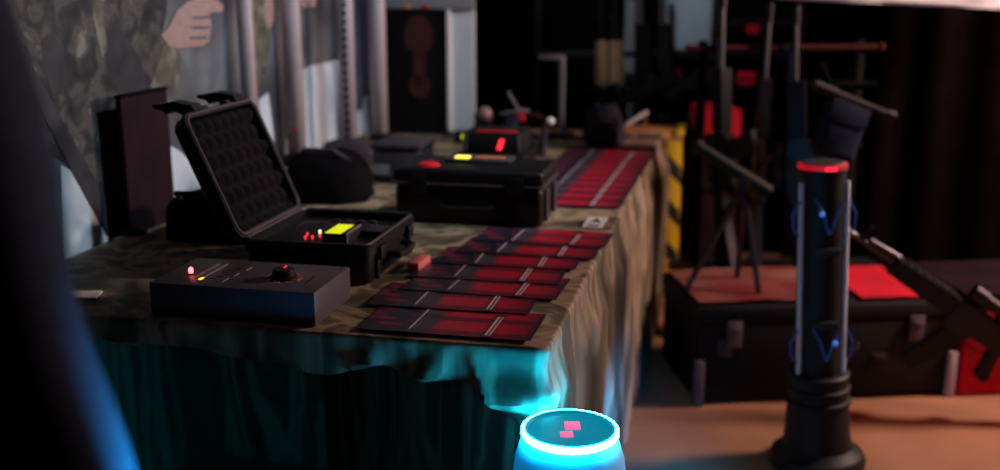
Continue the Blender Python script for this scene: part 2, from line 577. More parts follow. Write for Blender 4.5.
# ------------------------------------------------------------------ black control box
def control_box():
    t = thing('control_box', 'flat black control box with a knob and a red light, at the table front edge', 'control box', T(0.020, 0.612, ZT), ROT)
    W, D, Hh = 0.34, 0.192, 0.066
    B((0, D / 2, Hh / 2), (W, D, Hh), 0.002, 'housing', M['box'], t)
    top = Hh
    mb = MB()
    mb.lathe([(0.0, 0.0), (0.006, 0.0), (0.0055, 0.003)], 16)
    o = mb.build('light_socket', M['black'], t)
    o.location = (-0.118, 0.07, top)
    mb = MB()
    mb.lathe([(0.0042, 0.003), (0.0046, 0.008), (0.0042, 0.012), (0.0025, 0.0145), (0.0, 0.0155)], 16)
    k = mb.build('indicator_light', M['red_hot'], o)
    # printed marks
    mb = MB()
    mb.box((-0.083, 0.100, top + 0.0003), (0.0045, 0.115, 0.0006), 0, M['pale_print'])
    mb.box((-0.083, 0.045, top + 0.0005), (0.0060, 0.014, 0.0009), 0, M['yellow_led'])
    for i in range(14):
        if i in (6,):
            continue
        mb.box((-0.100, 0.050 + i * 0.0078, top + 0.0003), (0.0075, 0.0048, 0.0006), 0, M['pale_print'])
    mb.build('printed_title', None, t)
    for i, (x, y, l) in enumerate(((-0.032, 0.045, 0.03), (-0.028, 0.085, 0.025), (-0.023, 0.135, 0.03))):
        B((x, y, top + 0.0003), (0.0022, l, 0.0006), 0, 'printed_dash', M['pale_print'], t)
    B((0.128, 0.085, top + 0.0003), (0.003, 0.05, 0.0006), 0, 'printed_dash', M['greyfab'], t)
    mb = MB()
    for i in range(6):
        mb.box((-0.060 + 0.006 * (i % 3), 0.05 + 0.016 * i, top + 0.0003), (0.012, 0.003, 0.0006), 0, M['greyfab'])
        mb.box((-0.048 + 0.006 * (i % 2), 0.115 + 0.009 * i, top + 0.0003), (0.010, 0.0025, 0.0006), 0, M['greyfab'])
    mb.build('printed_legend', None, t)
    kx, ky = 0.072, 0.085
    mb = MB()
    for i in range(11):
        a = -PI * 0.75 - (PI * 1.5) * i / 10 + PI
        a = R(225) - R(27) * i
        mb.box((kx + 0.034 * math.cos(a), ky + 0.034 * math.sin(a), top + 0.0004), (0.0085, 0.0042, 0.0008), 0, M['orange_print'], (0, 0, a))
    for i in range(5):
        a = R(-10 - 40 * i)
        mb.box((kx + 0.034 * math.cos(a), ky + 0.034 * math.sin(a), top + 0.0004), (0.0060, 0.012, 0.0008), 0, M['orange_print'], (0, 0, a))
    mb.build('dial_scale', None, t)
    mb = MB()
    mb.lathe([(0.027, 0.0), (0.027, 0.004), (0.0225, 0.007), (0.0215, 0.017), (0.019, 0.0195), (0.0, 0.0198)], 48, None,
             lambda a, r: 0.02 * math.sin(a * 24) if 0.021 < r < 0.0228 else 0)
    kn = mb.build('knob', M['case'], t)
    kn.location = (kx, ky, top)
    mb = MB()
    mb.box((0, 0.011, 0.0202), (0.002, 0.013, 0.001), 0)
    mb.build('pointer_mark', M['red_led'], kn)
    for sx in (-1, 1):
        for sy in (0.012, D - 0.012):
            mb = MB()
            mb.lathe([(0.0032, 0), (0.003, 0.001), (0.0, 0.0012)], 10)
            s = mb.build('screw', M['gun'], t)
            s.location = (sx * (W / 2 - 0.012), sy, top)


control_box()


# ------------------------------------------------------------------ open equipment case
def rounded(w, d, r, n=6):
    pts = []
    for cx, cy, a0 in ((w / 2 - r, d / 2 - r, 0), (-w / 2 + r, d / 2 - r, 90), (-w / 2 + r, -d / 2 + r, 180), (w / 2 - r, -d / 2 + r, 270)):
        for i in range(n + 1):
            a = R(a0 + 90 * i / n)
            pts.append((cx + r * math.cos(a), cy + r * math.sin(a)))
    return pts


def shell(w, d, h, wall, r, floor_t=0.006):
    """open rounded tray, mouth up"""
    mb = MB()
    bm = mb.bm
    lv = []
    for (ww, dd, rr, z) in ((w - 0.016, d - 0.016, r * 0.8, 0.0), (w - 0.004, d - 0.004, r, 0.008), (w, d, r, h * 0.7), (w + 0.008, d + 0.008, r, h * 0.72), (w + 0.008, d + 0.008, r, h),
                            (w - 2 * wall, d - 2 * wall, r * 0.7, h), (w - 2 * wall, d - 2 * wall, r * 0.7, floor_t)):
        lv.append([bm.verts.new((x, y, z)) for x, y in rounded(ww, dd, rr)])
    n = len(lv[0])
    for a, b in zip(lv, lv[1:]):
        for i in range(n):
            bm.faces.new((a[i], a[(i + 1) % n], b[(i + 1) % n], b[i]))
    bm.faces.new(lv[0])
    bm.faces.new(lv[-1])
    mb._fin([v for l in lv for v in l], None)
    return mb


def latch(parent, loc, rot, m='case'):
    mb = MB()
    poly = [(-0.006, -0.03), (0.008, -0.034), (0.012, -0.01), (0.009, 0.012), (0.018, 0.026), (0.013, 0.032), (0.002, 0.022), (-0.005, 0.006)]
    mb.prism(poly, 0.034)
    o = mb.build('latch', M[m], parent)
    o.location = loc
    o.rotation_euler = rot
    return o


def open_case():
    W, D, Hh = 0.285, 0.335, 0.086
    t = thing('equipment_case', 'open black hard case with its foam-lined lid raised and a lit yellow screen inside', 'case', T(0.464, 0.575, ZT), ROT)
    shell(W, D, Hh, 0.012, 0.028).build('case_body', M['case'], t)
    for y in (-0.115, 0.115):
        B((W / 2 + 0.002, y, Hh * 0.36), (0.008, 0.014, Hh * 0.62), 0.002, 'rib', M['case'], t)
    for x in (-0.09, 0.09):
        B((x, -D / 2 - 0.002, Hh * 0.36), (0.014, 0.008, Hh * 0.62), 0.002, 'rib', M['case'], t)
    # gasket rim
    mb = MB()
    pts = [(x, y, Hh + 0.002) for x, y in rounded(W - 0.004, D - 0.004, 0.026)]
    mb.tube(pts + [pts[0]], 0.0032, 6, None, False)
    mb.build('gasket', M['rim'], t)
    # instrument panel
    pz = Hh - 0.020
    B((0, 0, pz), (W - 0.028, D - 0.028, 0.006), 0.001, 'panel', M['black'], t)
    sc = B((0.042, -0.050, pz + 0.014), (0.058, 0.095, 0.028), 0.002, 'screen_module', M['black'], t)
    B((0.036, -0.052, pz + 0.0285), (0.036, 0.085, 0.0016), 0, 'screen', M['lime'], sc)
    mb = MB()
    mb.box((0.070, -0.097, pz + 0.020), (0.0016, 0.002, 0.022), 0)
    mb.box((0.070, -0.051, pz + 0.030), (0.0016, 0.092, 0.002), 0)
    mb.build('screen_bezel', M['alu'], sc)
    for i, (x, y, mm, r) in enumerate(((-0.030, -0.005, 'white_led', 0.0036), (-0.028, -0.055, 'red_led', 0.0024), (-0.042, -0.062, 'red_led', 0.0024), (-0.018, -0.035, 'red_led', 0.0024), (-0.050, -0.03, 'red_led', 0.0020), (0.112, 0.065, 'white_led', 0.0035))):
        mb = MB()
        mb.cyl((x, y, pz), (x, y, pz + 0.008), r * 0.7, n=10)
        mb.sph((x, y, pz + 0.009), r, n=10)
        mb.build('indicator_light', M[mm], t)
    for i in range(4):
        mb = MB()
        mb.lathe([(0.010, 0), (0.009, 0.010), (0.0, 0.0105)], 18)
        k = mb.build('knob', M['gun'], t)
        k.location = (-0.03 + 0.03 * i, 0.105, pz + 0.003)
    mb = MB()
    for i in range(4):
        for j in range(4):
            mb.box((0.085 + i * 0.011, -0.12 + j * 0.013, pz + 0.006), (0.008, 0.009, 0.006), 0.001)
    mb.build('keypad', M['rim'], t)
    mb = MB()
    for i in range(8):
        x = -0.10 + i * 0.022
        pts = [(x, 0.02, pz + 0.003), (x + 0.008, 0.035, pz + 0.016 + 0.004 * (i % 3)), (x + 0.02, 0.062, pz + 0.014), (x + 0.014, 0.085, pz + 0.003)]
        mb.tube(pts, 0.0014, 6)
    mb.build('wiring', M['greyfab'], t)
    B((0.098, 0.015, pz + 0.010), (0.05, 0.06, 0.016), 0.002, 'switch_plate', M['greyfab'], t)
    # hinges, latches, handle
    for y in (-0.09, 0.09):
        mb = MB()
        mb.cyl((-W / 2 - 0.006, y - 0.022, Hh + 0.002), (-W / 2 - 0.006, y + 0.022, Hh + 0.002), 0.006, n=12)
        mb.build('hinge', M['rim'], t)
    for y in (-0.10, 0.10):
        mb = MB()
        mb.box((W / 2 + 0.008, y, Hh * 0.72), (0.012, 0.036, 0.03), 0.003)
        mb.build('latch_catch', M['case'], t)
    mb = MB()
    mb.tube([(W / 2 + 0.004, -0.055, 0.045), (W / 2 + 0.030, -0.050, 0.042), (W / 2 + 0.036, 0, 0.040), (W / 2 + 0.030, 0.050, 0.042), (W / 2 + 0.004, 0.055, 0.045)], 0.008, 8)
    mb.build('handle', M['case'], t)
    # lid: built mouth-up lying on the hinge line, then swung open about it
    LW, LH = 0.285, 0.040
    mb = shell(LW, D, LH, 0.008, 0.028)
    bmesh.ops.transform(mb.bm, matrix=Matrix.Translation((-LW / 2, 0, -LH)), verts=mb.bm.verts[:])
    lid = mb.build('lid', M['case'], t)
    lid.location = (-W / 2 - 0.004, 0, Hh + 0.006)
    lid.rotation_euler = (0, R(LID), 0)
    mb = MB()
    pts = [(x - LW / 2, y, 0.001) for x, y in rounded(LW - 0.003, D - 0.003, 0.027)]
    mb.tube(pts + [pts[0]], 0.0036, 6, None, False)
    mb.build('lid_rim', M['rim'], lid)
    # egg-crate foam
    mb = MB()
    nx, ny = 70, 84
    fw, fd = LW - 0.019, D - 0.019
    g = []
    for i in range(nx + 1):
        row = []
        for j in range(ny + 1):
            x, y = fw * i / nx, fd * j / ny
            off = 0.5 if int(x / 0.0415) % 2 else 0.0
            h = abs(math.sin(PI * x / 0.0415)) * abs(math.sin(PI * (y / 0.0415 + off)))
            row.append(mb.bm.verts.new((x - fw / 2 - LW / 2, y - fd / 2, -0.024 + 0.018 * h ** 0.8)))
        g.append(row)
    for i in range(nx):
        for j in range(ny):
            mb.bm.faces.new((g[i][j], g[i + 1][j], g[i + 1][j + 1], g[i][j + 1]))
    mb._fin([v for r in g for v in r], None)
    mb.build('foam_lining', M['foam'], lid, angle=80)
    for y in (-0.10, 0.10):
        lt = MB()
        lt.prism([(0.004, 0.016), (-0.016, 0.014), (-0.026, -0.004), (-0.040, -0.024), (-0.044, -0.050), (-0.052, -0.072), (-0.044, -0.074), (-0.032, -0.056), (-0.020, -0.052), (-0.022, -0.036), (-0.010, -0.020), (0.004, -0.014)], 0.040)
        o = lt.build('latch', M['case'], lid)
        o.location = (-LW - 0.003, y - 0.02, -0.012)
    for y in (-0.055, 0.055):
        B((-LW - 0.006, y, -0.012), (0.014, 0.02, 0.022), 0.003, 'lid_lug', M['case'], lid)


LID = 66
open_case()


# ------------------------------------------------------------------ leaflets
def leaflet_mesh(w=0.33, d=0.172):
    mb = MB()
    bm = mb.bm
    nx, ny = 24, 8
    tt = []
    for s in (1, 0):
        g = []
        for i in range(nx + 1):
            row = []
            for j in range(ny + 1):
                x, y = w * i / nx - w / 2, d * j / ny
                # faint ridges at the two folds, and a slight curl at the far corners
                z = 0.0012 * math.exp(-((x + 0.063) / 0.012) ** 2) + 0.0012 * math.exp(-((x - 0.083) / 0.012) ** 2)
                row.append(bm.verts.new((x, y, z + 0.0006 * s)))
            g.append(row)
        tt.append(g)
    vs = [v for g in tt for r in g for v in r]
    for s, g in enumerate(tt):
        for i in range(nx):
            for j in range(ny):
                q = (g[i][j], g[i + 1][j], g[i + 1][j + 1], g[i][j + 1])
                bm.faces.new(q if s == 0 else tuple(reversed(q)))
    edge = [(i, 0) for i in range(nx)] + [(nx, j) for j in range(ny)] + [(i, ny) for i in range(nx, 0, -1)] + [(0, j) for j in range(ny, 0, -1)]
    for k in range(len(edge)):
        a, b = edge[k], edge[(k + 1) % len(edge)]
        bm.faces.new((tt[1][a[0]][a[1]], tt[1][b[0]][b[1]], tt[0][b[0]][b[1]], tt[0][a[0]][a[1]]))
    mb._fin(vs, None)
    return mb


lf0 = leaflet_mesh().build('leaflet', M['leaflet'], None)
near = [(0.016, 0.195, 0.0, 'red and navy leaflet at the very front corner of the table, nearest of all leaflets'),
        (0.168, 0.228, 1.2, 'red and navy leaflet second from the table front, sticking out left beside the open case'),
        (0.280, 0.192, -1.0, 'red and navy leaflet third from the table front in the near row'),
        (0.385, 0.205, 0.8, 'red and navy leaflet in the middle of the near row, fourth from the table front'),
        (0.505, 0.188, 1.6, 'red and navy leaflet fifth from the table front, beside the open case latches'),
        (0.612, 0.160, 0.4, 'red and navy leaflet sixth from the table front, just before the last near one'),
        (0.728, 0.150, -1.5, 'red and navy leaflet seventh from the table front, nearest the small white card')]
sheets = []
for i, (a, b, dz, lab) in enumerate(near):
    sheets.append((a, b, dz, lab, 'leaflets laid out at the near end of the table', i))
ordn = ['first', 'second', 'third', 'fourth', 'fifth', 'sixth', 'seventh', 'eighth', 'ninth', 'tenth']
for i in range(10):
    sheets.append((1.19 + 0.1 * i, 0.165 - 0.002 * i, random.uniform(-1.5, 1.5),
                   'red leaflet in far outer row, %s of ten from the white card' % ordn[i],
                   'leaflets laid out in the far row by the table edge', i))
STEP = 0.0019
for k, (a, b, dz, lab, grp, i) in enumerate(sheets):
    o = lf0 if k == 0 else lf0.copy()
    if k:
        COL.objects.link(o)
    # shingled: every sheet's far edge lies on the next one's near edge
    o.location = T(a, b, ZT + 0.0040)
    o.rotation_euler = (-0.0036 / 0.172, 0, ROT + R(dz))
    tag(o, lab, 'leaflet', grp)

# ------------------------------------------------------------------ small card with a mark
cd = thing('label_card', 'small white card with a dark mark lying between the two rows of leaflets', 'card', T(0.985, 0.042, ZT), ROT + R(-4))
mb = MB()
mb.box((0, 0, 0.006), (0.052, 0.09, 0.002), 0, None, (0.10, 0, 0))
mb.build('card', M['paper'], cd)
mb = MB()
for (x, y, sx, sy, r) in ((-0.006, 0.012, 0.004, 0.035, -0.5), (0.006, 0.012, 0.004, 0.035, 0.5), (0.0, 0.004, 0.018, 0.006, 0)):
    mb.box((x, y, 0.0075 + y * 0.10), (sx, sy, 0.0012), 0, None, (0.10, 0, r))
mb.build('dark_mark', M['dark_print'], cd)
mb = MB()
mb.box((0.0, -0.028, 0.0045), (0.034, 0.010, 0.0012), 0, None, (0.10, 0, 0))
mb.build('red_mark', M['dim_red'], cd)

pb = B((0, 0, 0.010), (0.028, 0.085, 0.020), 0.004, 'eraser_block', M['pinkblock'], None)
pb.location = T(0.475, 0.375, ZT)
pb.rotation_euler = (0, 0, ROT - 0.05)
tag(pb, 'small pinkish red block on the cloth beside the open case handle', 'block')

pp = B((0, 0, 0.003), (0.07, 0.05, 0.006), 0.002, 'folded_paper', M['paper'], None)
pp.location = T(0.10, 0.985, ZT)
pp.rotation_euler = (0, 0, ROT + 0.3)
tag(pp, 'small pale folded paper on the cloth beside the dark jacket sleeve', 'paper')


# ------------------------------------------------------------------ closed black case with lights and a box on it
def closed_case():
    t = thing('equipment_case', 'closed black hard case with a red and a yellow light on its lid', 'case', T(0.905, 0.372, ZT), ROT)
    W, D, Hh = 0.40, 0.22, 0.150
    mb = MB()
    mb.box((0, D / 2, 0.053), (W, D, 0.106), 0.018, seg=4)
    mb.build('case_body', M['case'], t)
    mb = MB()
    mb.box((0, D / 2, 0.128), (W + 0.006, D + 0.006, 0.040), 0.012, seg=4)
    lid = mb.build('lid', M['case'], t)
    mb = MB()
    mb.box((0, D / 2, 0.1080), (W + 0.012, D + 0.012, 0.006), 0.002)
    mb.build('seam_rim', M['rim'], t)
    for x in (-0.13, 0.13):
        mb = MB()
        mb.box((x, -0.006, 0.108), (0.045, 0.012, 0.05), 0.004)
        mb.build('latch', M['case'], t)
    mb = MB()
    mb.tube([(-0.07, 0.0, 0.05), (-0.065, -0.022, 0.048), (0.065, -0.022, 0.048), (0.07, 0.0, 0.05)], 0.008, 8)
    mb.build('handle', M['case'], t)
    for y in (0.05, 0.17):
        B((W / 2 + 0.004, y, 0.055), (0.010, 0.03, 0.085), 0.003, 'rib', M['rim'], t)
    mb = MB()
    mb.lathe([(0.030, 0), (0.028, 0.006), (0.018, 0.010), (0.0, 0.011)], 24)
    o = mb.build('indicator_light', M['redcloth'], lid)
    o.location = (-0.115, 0.045, 0.148)
    mb = MB()
    mb.box((0.0, 0.155, 0.152), (0.18, 0.09, 0.010), 0.003)
    mb.build('control_panel', M['greyfab'], t)
    mb = MB()
    mb.box((-0.045, 0.135, 0.159), (0.040, 0.03, 0.006), 0.002)
    mb.build('indicator_light', M['yellow_led'], t)
    mb = MB()
    mb.box((0.03, 0.145, 0.1585), (0.08, 0.02, 0.003), 0)
    mb.build('label_strip', M['orange_print'], t)


closed_case()


def digital_box():
    t = thing('digital_timer', 'black box with a bright red digit and red top edge behind the closed case', 'timer', T(1.45, 0.435, ZT), ROT)
    B((0, 0.10, 0.05), (0.22, 0.20, 0.10), 0.006, 'lower_housing', M['case'], t)
    B((0.0, 0.11, 0.132), (0.19, 0.16, 0.064), 0.005, 'display_housing', M['trunk'], t)
    B((0.01, 0.05, 0.1655), (0.13, 0.022, 0.004), 0.001, 'top_plate', M['redcloth'], t)
    mb = MB()
    mb.prism([(-0.010, -0.016), (0.004, -0.016), (0.014, 0.016), (0.000, 0.016)], 0.004)
    o = mb.build('red_digit', M['red_led'], t)
    o.location = (0.025, 0.0265, 0.128)
    B((-0.085, 0.03, 0.132), (0.008, 0.01, 0.055), 0.002, 'corner_post', M['scuff'], t)
    B((0.085, 0.03, 0.132), (0.008, 0.01, 0.055), 0.002, 'corner_post', M['scuff'], t)


digital_box()


# ------------------------------------------------------------------ soft dark bags and cloth heaps
def lump(name, m, loc, sx, sy, sz, seed, label, cat, rz=0.0, rough=0.25, pw=3.2, parts=None):
    t = thing(name, label, cat, loc, rz)
    mb = MB()
    bm = mb.bm
    n, k = 40, 18
    rings = []
    for j in range(k + 1):
        ph = PI / 2 * j / k
        ring = []
        for i in range(n):
            a = 2 * PI * i / n
            c, s = math.cos(a), math.sin(a)
            e = 2.0 / pw
            x = math.copysign(abs(c) ** e, c) * math.cos(ph) ** e
            y = math.copysign(abs(s) ** e, s) * math.cos(ph) ** e
            z = math.sin(ph) ** e
            f = 1 + rough * noise.noise(Vector((x * 1.6 + seed, y * 1.6, z * 1.6))) + rough * 0.35 * noise.noise(Vector((x * 5 + seed, y * 5, z * 5)))
            ring.append(bm.verts.new((x * sx * f, y * sy * f, max(0.0, z * sz * (0.75 + 0.5 * (f - 0.5))))))
        rings.append(ring)
    for j in range(k):
        for i in range(n):
            bm.faces.new((rings[j][i], rings[j][(i + 1) % n], rings[j + 1][(i + 1) % n], rings[j + 1][i]))
    bm.faces.new(list(reversed(rings[0])))
    mb._fin([v for r in rings for v in r], None)
    bmesh.ops.remove_doubles(bm, verts=bm.verts[:], dist=1e-5)
    mb.build(parts or 'fabric_body', m, t, angle=70)
    return t


# black bag left of the lid
bg = lump('duffel_bag', M['darkfab'], T(0.66, 0.955, ZT), 0.135, 0.09, 0.115, 3.1, 'slumped black bag behind the raised case lid, left of it', 'bag', ROT, 0.10, 4.0, 'bag_body')
mb = MB()
mb.tube([(-0.07, -0.06, 0.10), (-0.06, -0.10, 0.125), (0.0, -0.115, 0.13), (0.06, -0.10, 0.125), (0.07, -0.06, 0.10)], 0.007, 8)
mb.build('carry_strap', M['navyfab'], bg)
bg = lump('duffel_bag', M['darkfab'], T(1.19, 0.865, ZT), 0.125, 0.12, 0.140, 8.4, 'black slumped bag between the open case and the slotted upright', 'bag', ROT, 0.14, 3.2, 'bag_body')
mb = MB()
mb.tube([(-0.08, -0.04, 0.115), (-0.05, -0.07, 0.150), (0.04, -0.07, 0.150), (0.08, -0.04, 0.115)], 0.007, 8)
mb.build('carry_strap', M['greyfab'], bg)
bg = lump('rolled_blanket', M['greyfab'], T(1.76, 1.01, ZT), 0.11, 0.075, 0.085, 5.5, 'dark grey rolled blanket at the foot of the slotted upright', 'blanket', ROT + 0.1, 0.12, 3.0, 'roll')
bx = thing('storage_box', 'grey-black box with a pale label, right of the slotted upright', 'box', T(1.42, 0.735, ZT), ROT)
B((0, 0.09, 0.055), (0.155, 0.18, 0.11), 0.012, 'box_body', M['greyfab'], bx)
B((0, 0.09, 0.118), (0.165, 0.19, 0.018), 0.006, 'lid', M['greyfab'], bx)
B((-0.045, -0.002, 0.045), (0.050, 0.003, 0.032), 0, 'label', M['grey_board'], bx)

# ------------------------------------------------------------------ dark upright panel by the banner
up = thing('upright_panel', 'dark maroon upright panel standing before the soldier banner, left of the lid', 'panel', T(0.705, 1.165, ZT), R(90) - YAW)
B((0, 0.009, 0.175), (0.225, 0.018, 0.35), 0.006, 'panel_board', M['maroon'], up)
B((0, 0.009, 0.353), (0.229, 0.022, 0.008), 0.003, 'top_trim', M['darkfab'], up)
for x in (-0.08, 0.08):
    B((x, 0.015, 0.006), (0.04, 0.06, 0.012), 0.003, 'foot', M['black'], up)


# ------------------------------------------------------------------ soldier banner along the left side of the table
def onb(px, py, b):
    r = ray(px, py)
    t = (b + O.x * V.x + O.y * V.y) / (r.x * V.x + r.y * V.y)
    p = Vector((r.x * t, r.y * t, CAM_H + r.z * t))
    d = p - O
    return (d.x * U.x + d.y * U.y, p.z)


BB = 1.235


def banner():
    mb = MB()
    layer = [0]

    def poly(pts, m):
        layer[0] += 1
        d = 0.0004 * layer[0]
        q = [onb(x, y, BB) for x, y in pts]
        # local: x along the table, y = out of the banner face
        mb.prism([(a, z) for a, z in q], 0.0004, m, Matrix.Translation((0, -d, 0)))

    a0, a1, z0, z1 = -0.35, 2.95, 0.04, 1.95
    mb.box(((a0 + a1) / 2, 0.004, (z0 + z1) / 2), (a1 - a0, 0.008, z1 - z0), 0, M['smoke_print'])
    poly([(288, 78), (310, 66), (338, 60), (338, 160), (286, 160)], M['ice_print'])
    poly([(352, 110), (366, 95), (370, 160), (350, 160)], M['ice_print'])
    poly([(354, -150), (376, -150), (371, 60), (362, 110), (352, 112), (353, 60)], M['navy_print'])
    poly([(158, 140), (178, 150), (205, 175), (240, 200), (235, 225), (158, 225)], M['ice_print'])
    poly([(60, 165), (84, 178), (122, 234), (112, 250), (62, 268)], M['ice_print'])
    poly([(-80, 30), (-70, -60), (-30, -110), (60, -128), (130, -112), (165, -70), (168, -40), (166, 10), (160, 40), (164, 60), (176, 92), (150, 112), (142, 128), (122, 150), (119, 240), (92, 190), (70, 165), (40, 150), (-80, 200)], M['camo_print'])
    poly([(95, 30), (118, 24), (140, 60), (150, 98), (128, 112), (108, 70)], M['dark_print'])
    poly([(40, 40), (52, 30), (62, 45), (66, 90), (52, 100), (44, 70)], M['dark_print'])
    poly([(84, -90), (92, -92), (103, 22), (106, 50), (101, 58), (92, 18)], M['olive_print'])
    poly([(143, 120), (150, 84), (163, 42), (176, 46), (182, 62), (176, 92), (160, 118)], M['olive_print'])
    poly([(8, 52), (20, 48), (60, 118), (118, 222), (116, 238), (106, 236), (70, 170)], M['dark_print'])
    poly([(160, 36), (168, 26), (176, 10), (186, 2), (196, -3), (214, -1), (222, 5), (221, 12), (208, 13), (210, 24), (208, 40), (202, 46), (190, 47), (178, 48), (168, 46)], M['hand_print'])
    for fx, fy in ((203, 17), (202, 27), (200, 37)):
        poly([(fx - 12, fy), (fx + 6, fy - 1), (fx + 6, fy + 1.4), (fx - 12, fy + 2)], M['navy_print'])
    poly([(176, 22), (188, 16), (196, 24), (190, 27), (180, 26)], M['hand_print'])
    poly([(244, -100), (262, -118), (275, -96), (270, -30), (269, 40), (264, 72), (254, 90), (247, 88), (252, 60)], M['olive_print'])
    poly([(264, -60), (271, -62), (273, 18), (266, 30), (263, 14)], M['hand_print'])
    poly([(294, -14), (303, -22), (316, -18), (314, 6), (300, 8)], M['hand_print'])
    poly([(256, 100), (266, 92), (272, 140), (262, 150)], M['ice_print'])
    o = mb.build('banner_print', None, None, smooth=False)
    r = thing('printed_banner', 'large smoky grey banner printed with a pointing soldier, left of the table', 'banner', T(0, BB, 0), R(90) - YAW)
    o.parent = r
    # rails at the head and foot of the sheet
    for z, nm in ((1.96, 'top_rail'), (0.02, 'foot_rail')):
        B(((a0 + a1) / 2, 0.012, z), (a1 - a0, 0.05, 0.04), 0.008, nm, M['alu'], r)


banner()


# ------------------------------------------------------------------ aluminium uprights
def upright(a, b, slotted, label, z0=ZT, w=0.040):
    t = thing('aluminium_upright', label, 'upright', T(a, b, z0), ROT, 'aluminium uprights in front of the banner')
    h = 0.85
    mb = MB()
    # extruded profile: open channel section
    d = 0.030
    prof = [(-w / 2, 0), (w / 2, 0), (w / 2, d), (w * 0.18, d), (w * 0.18, d * 0.8), (w * 0.38, d * 0.8), (w * 0.38, d * 0.2), (-w * 0.38, d * 0.2), (-w * 0.38, d * 0.8), (-w * 0.18, d * 0.8), (-w * 0.18, d), (-w / 2, d)]
    lo = [mb.bm.verts.new((x, y, 0.03)) for x, y in prof]
    hi = [mb.bm.verts.new((x, y, h)) for x, y in prof]
    for i in range(len(prof)):
        j = (i + 1) % len(prof)
        mb.bm.faces.new((lo[i], lo[j], hi[j], hi[i]))
    mb.bm.faces.new(lo)
    mb.bm.faces.new(hi)
    mb._fin(lo + hi, None)
    mb.build('profile', M['alu'], t, smooth=False)
    if slotted:
        mb = MB()
        for k in range(26):
            mb.box((0, -0.0006, 0.06 + k * 0.030), (w * 0.30, 0.003, 0.019), 0.001)
        mb.build('slots', M['black'], t)
    mb = MB()
    mb.box((0, 0.015, 0.010), (w + 0.05, 0.09, 0.020), 0.004)
    mb.box((0, 0.015, 0.030), (w + 0.014, 0.044, 0.024), 0.004)
    mb.build('foot', M['black'], t)
    return t


upright(1.31, 1.175, False, 'plain aluminium upright just behind the case lid, leftmost upright')
u2 = upright(1.66, 1.175, False, 'plain aluminium upright with a small red light near its foot, second from the left', w=0.056)
mb = MB()
mb.cyl((0, 0.0, 0.125), (0, -0.004, 0.125), 0.007, n=12)
mb.build('indicator_light', M['redcloth'], u2)
upright(1.95, 1.09, True, 'aluminium upright with a column of dark slots', w=0.052)
upright(2.20, 1.055, False, 'plain aluminium upright beside the black board with the red emblem, rightmost upright', w=0.058)
rl = thing('tape_roll', 'small orange roll at the feet of the two right uprights', 'tape roll', T(2.06, 1.085, ZT), ROT)
mb = MB()
mb.cyl((0, 0.0, 0.0), (0, 0, 0.03), 0.028, n=24)
mb.build('tape', M['orange_print'], rl)
mb = MB()
mb.cyl((0, 0.0, 0.0298), (0, 0, 0.0312), 0.014, n=24)
mb.build('core', M['greyfab'], rl)


# ------------------------------------------------------------------ end board with red emblem
def end_board():
    t = thing('display_board', 'pale framed board with a black panel and dim red emblem at the table end', 'board', T(2.50, 0.90, ZT), ROT)
    # local x to the right; faces the near end of the table
    x0, x1 = -0.26, 0.155
    B(((x0 + x1) / 2, 0.02, 0.44), (x1 - x0, 0.02, 0.86), 0.002, 'back_panel', M['pale_board'], t)
    B((-0.10, 0.004, 0.258), (0.29, 0.012, 0.505), 0.002, 'black_panel', M['black_matte'], t)
    B(((x0 + x1) / 2, 0.000, 0.535), (x1 - x0 + 0.01, 0.025, 0.05), 0.003, 'head_rail', M['grey_board'], t)
    B((0.052, 0.0, 0.27), (0.016, 0.02, 0.50), 0.002, 'frame_strip', M['white'], t)
    mb = MB()
    pts = []
    for i in range(40):
        a = 2 * PI * i / 40
        pts.append((0.060 * math.cos(a) * (1 if math.sin(a) > -0.6 else 0.6), 0.40 + 0.085 * math.sin(a)))
    mb.prism(pts, 0.001)
    mb.prism([(-0.022, 0.20), (0.022, 0.20), (0.026, 0.33), (-0.026, 0.33)], 0.0012)
    mb.prism([(0.044 * math.cos(2 * PI * i / 24), 0.20 + 0.05 * math.sin(2 * PI * i / 24)) for i in range(24)], 0.0014)
    o = mb.build('red_emblem', M['dim_red'], t, smooth=False)
    o.location = (-0.075, -0.0036, 0.0)
    for x, mm in ((-0.12, 'orange_print'), (-0.045, 'redcloth')):
        B((x, -0.014, 0.520), (0.030, 0.006, 0.014), 0.003, 'indicator_light', M[mm], t)
    for x in (x0 + 0.03, x1 - 0.03):
        B((x, 0.02, 0.01), (0.05, 0.10, 0.02), 0.003, 'foot', M['black'], t)


end_board()

# ------------------------------------------------------------------ things at the far end of the table
fl = thing('desk_lamp', 'squat black lamp with a dusky pink round bulb in front of the pale board', 'lamp', T(2.12, 0.615, ZT), ROT)
mb = MB()
mb.lathe([(0.055, 0), (0.055, 0.02), (0.040, 0.05), (0.036, 0.10), (0.028, 0.118), (0.0, 0.12)], 28)
mb.build('lamp_body', M['darkfab'], fl)
mb = MB()
mb.sph((0.008, -0.012, 0.142), 0.028)
mb.build('bulb', M['lamp_glass'], fl)
mb = MB()
mb.lathe([(0.034, 0.114), (0.036, 0.140), (0.030, 0.146), (0.030, 0.118)], 24)
mb.build('collar', M['gun'], fl)
yl = thing('battery_pack', 'small black pack with a yellow-green light at the foot of the pale board', 'battery pack', T(2.30, 0.735, ZT), ROT)
B((0, 0.03, 0.022), (0.09, 0.06, 0.044), 0.006, 'housing', M['black'], yl)
mb = MB()
mb.tube([(0.009 * math.cos(2 * PI * i / 16), -0.003, 0.026 + 0.009 * math.sin(2 * PI * i / 16)) for i in range(17)], 0.0032, 6)
mb.build('indicator_light', M['lime'], yl)


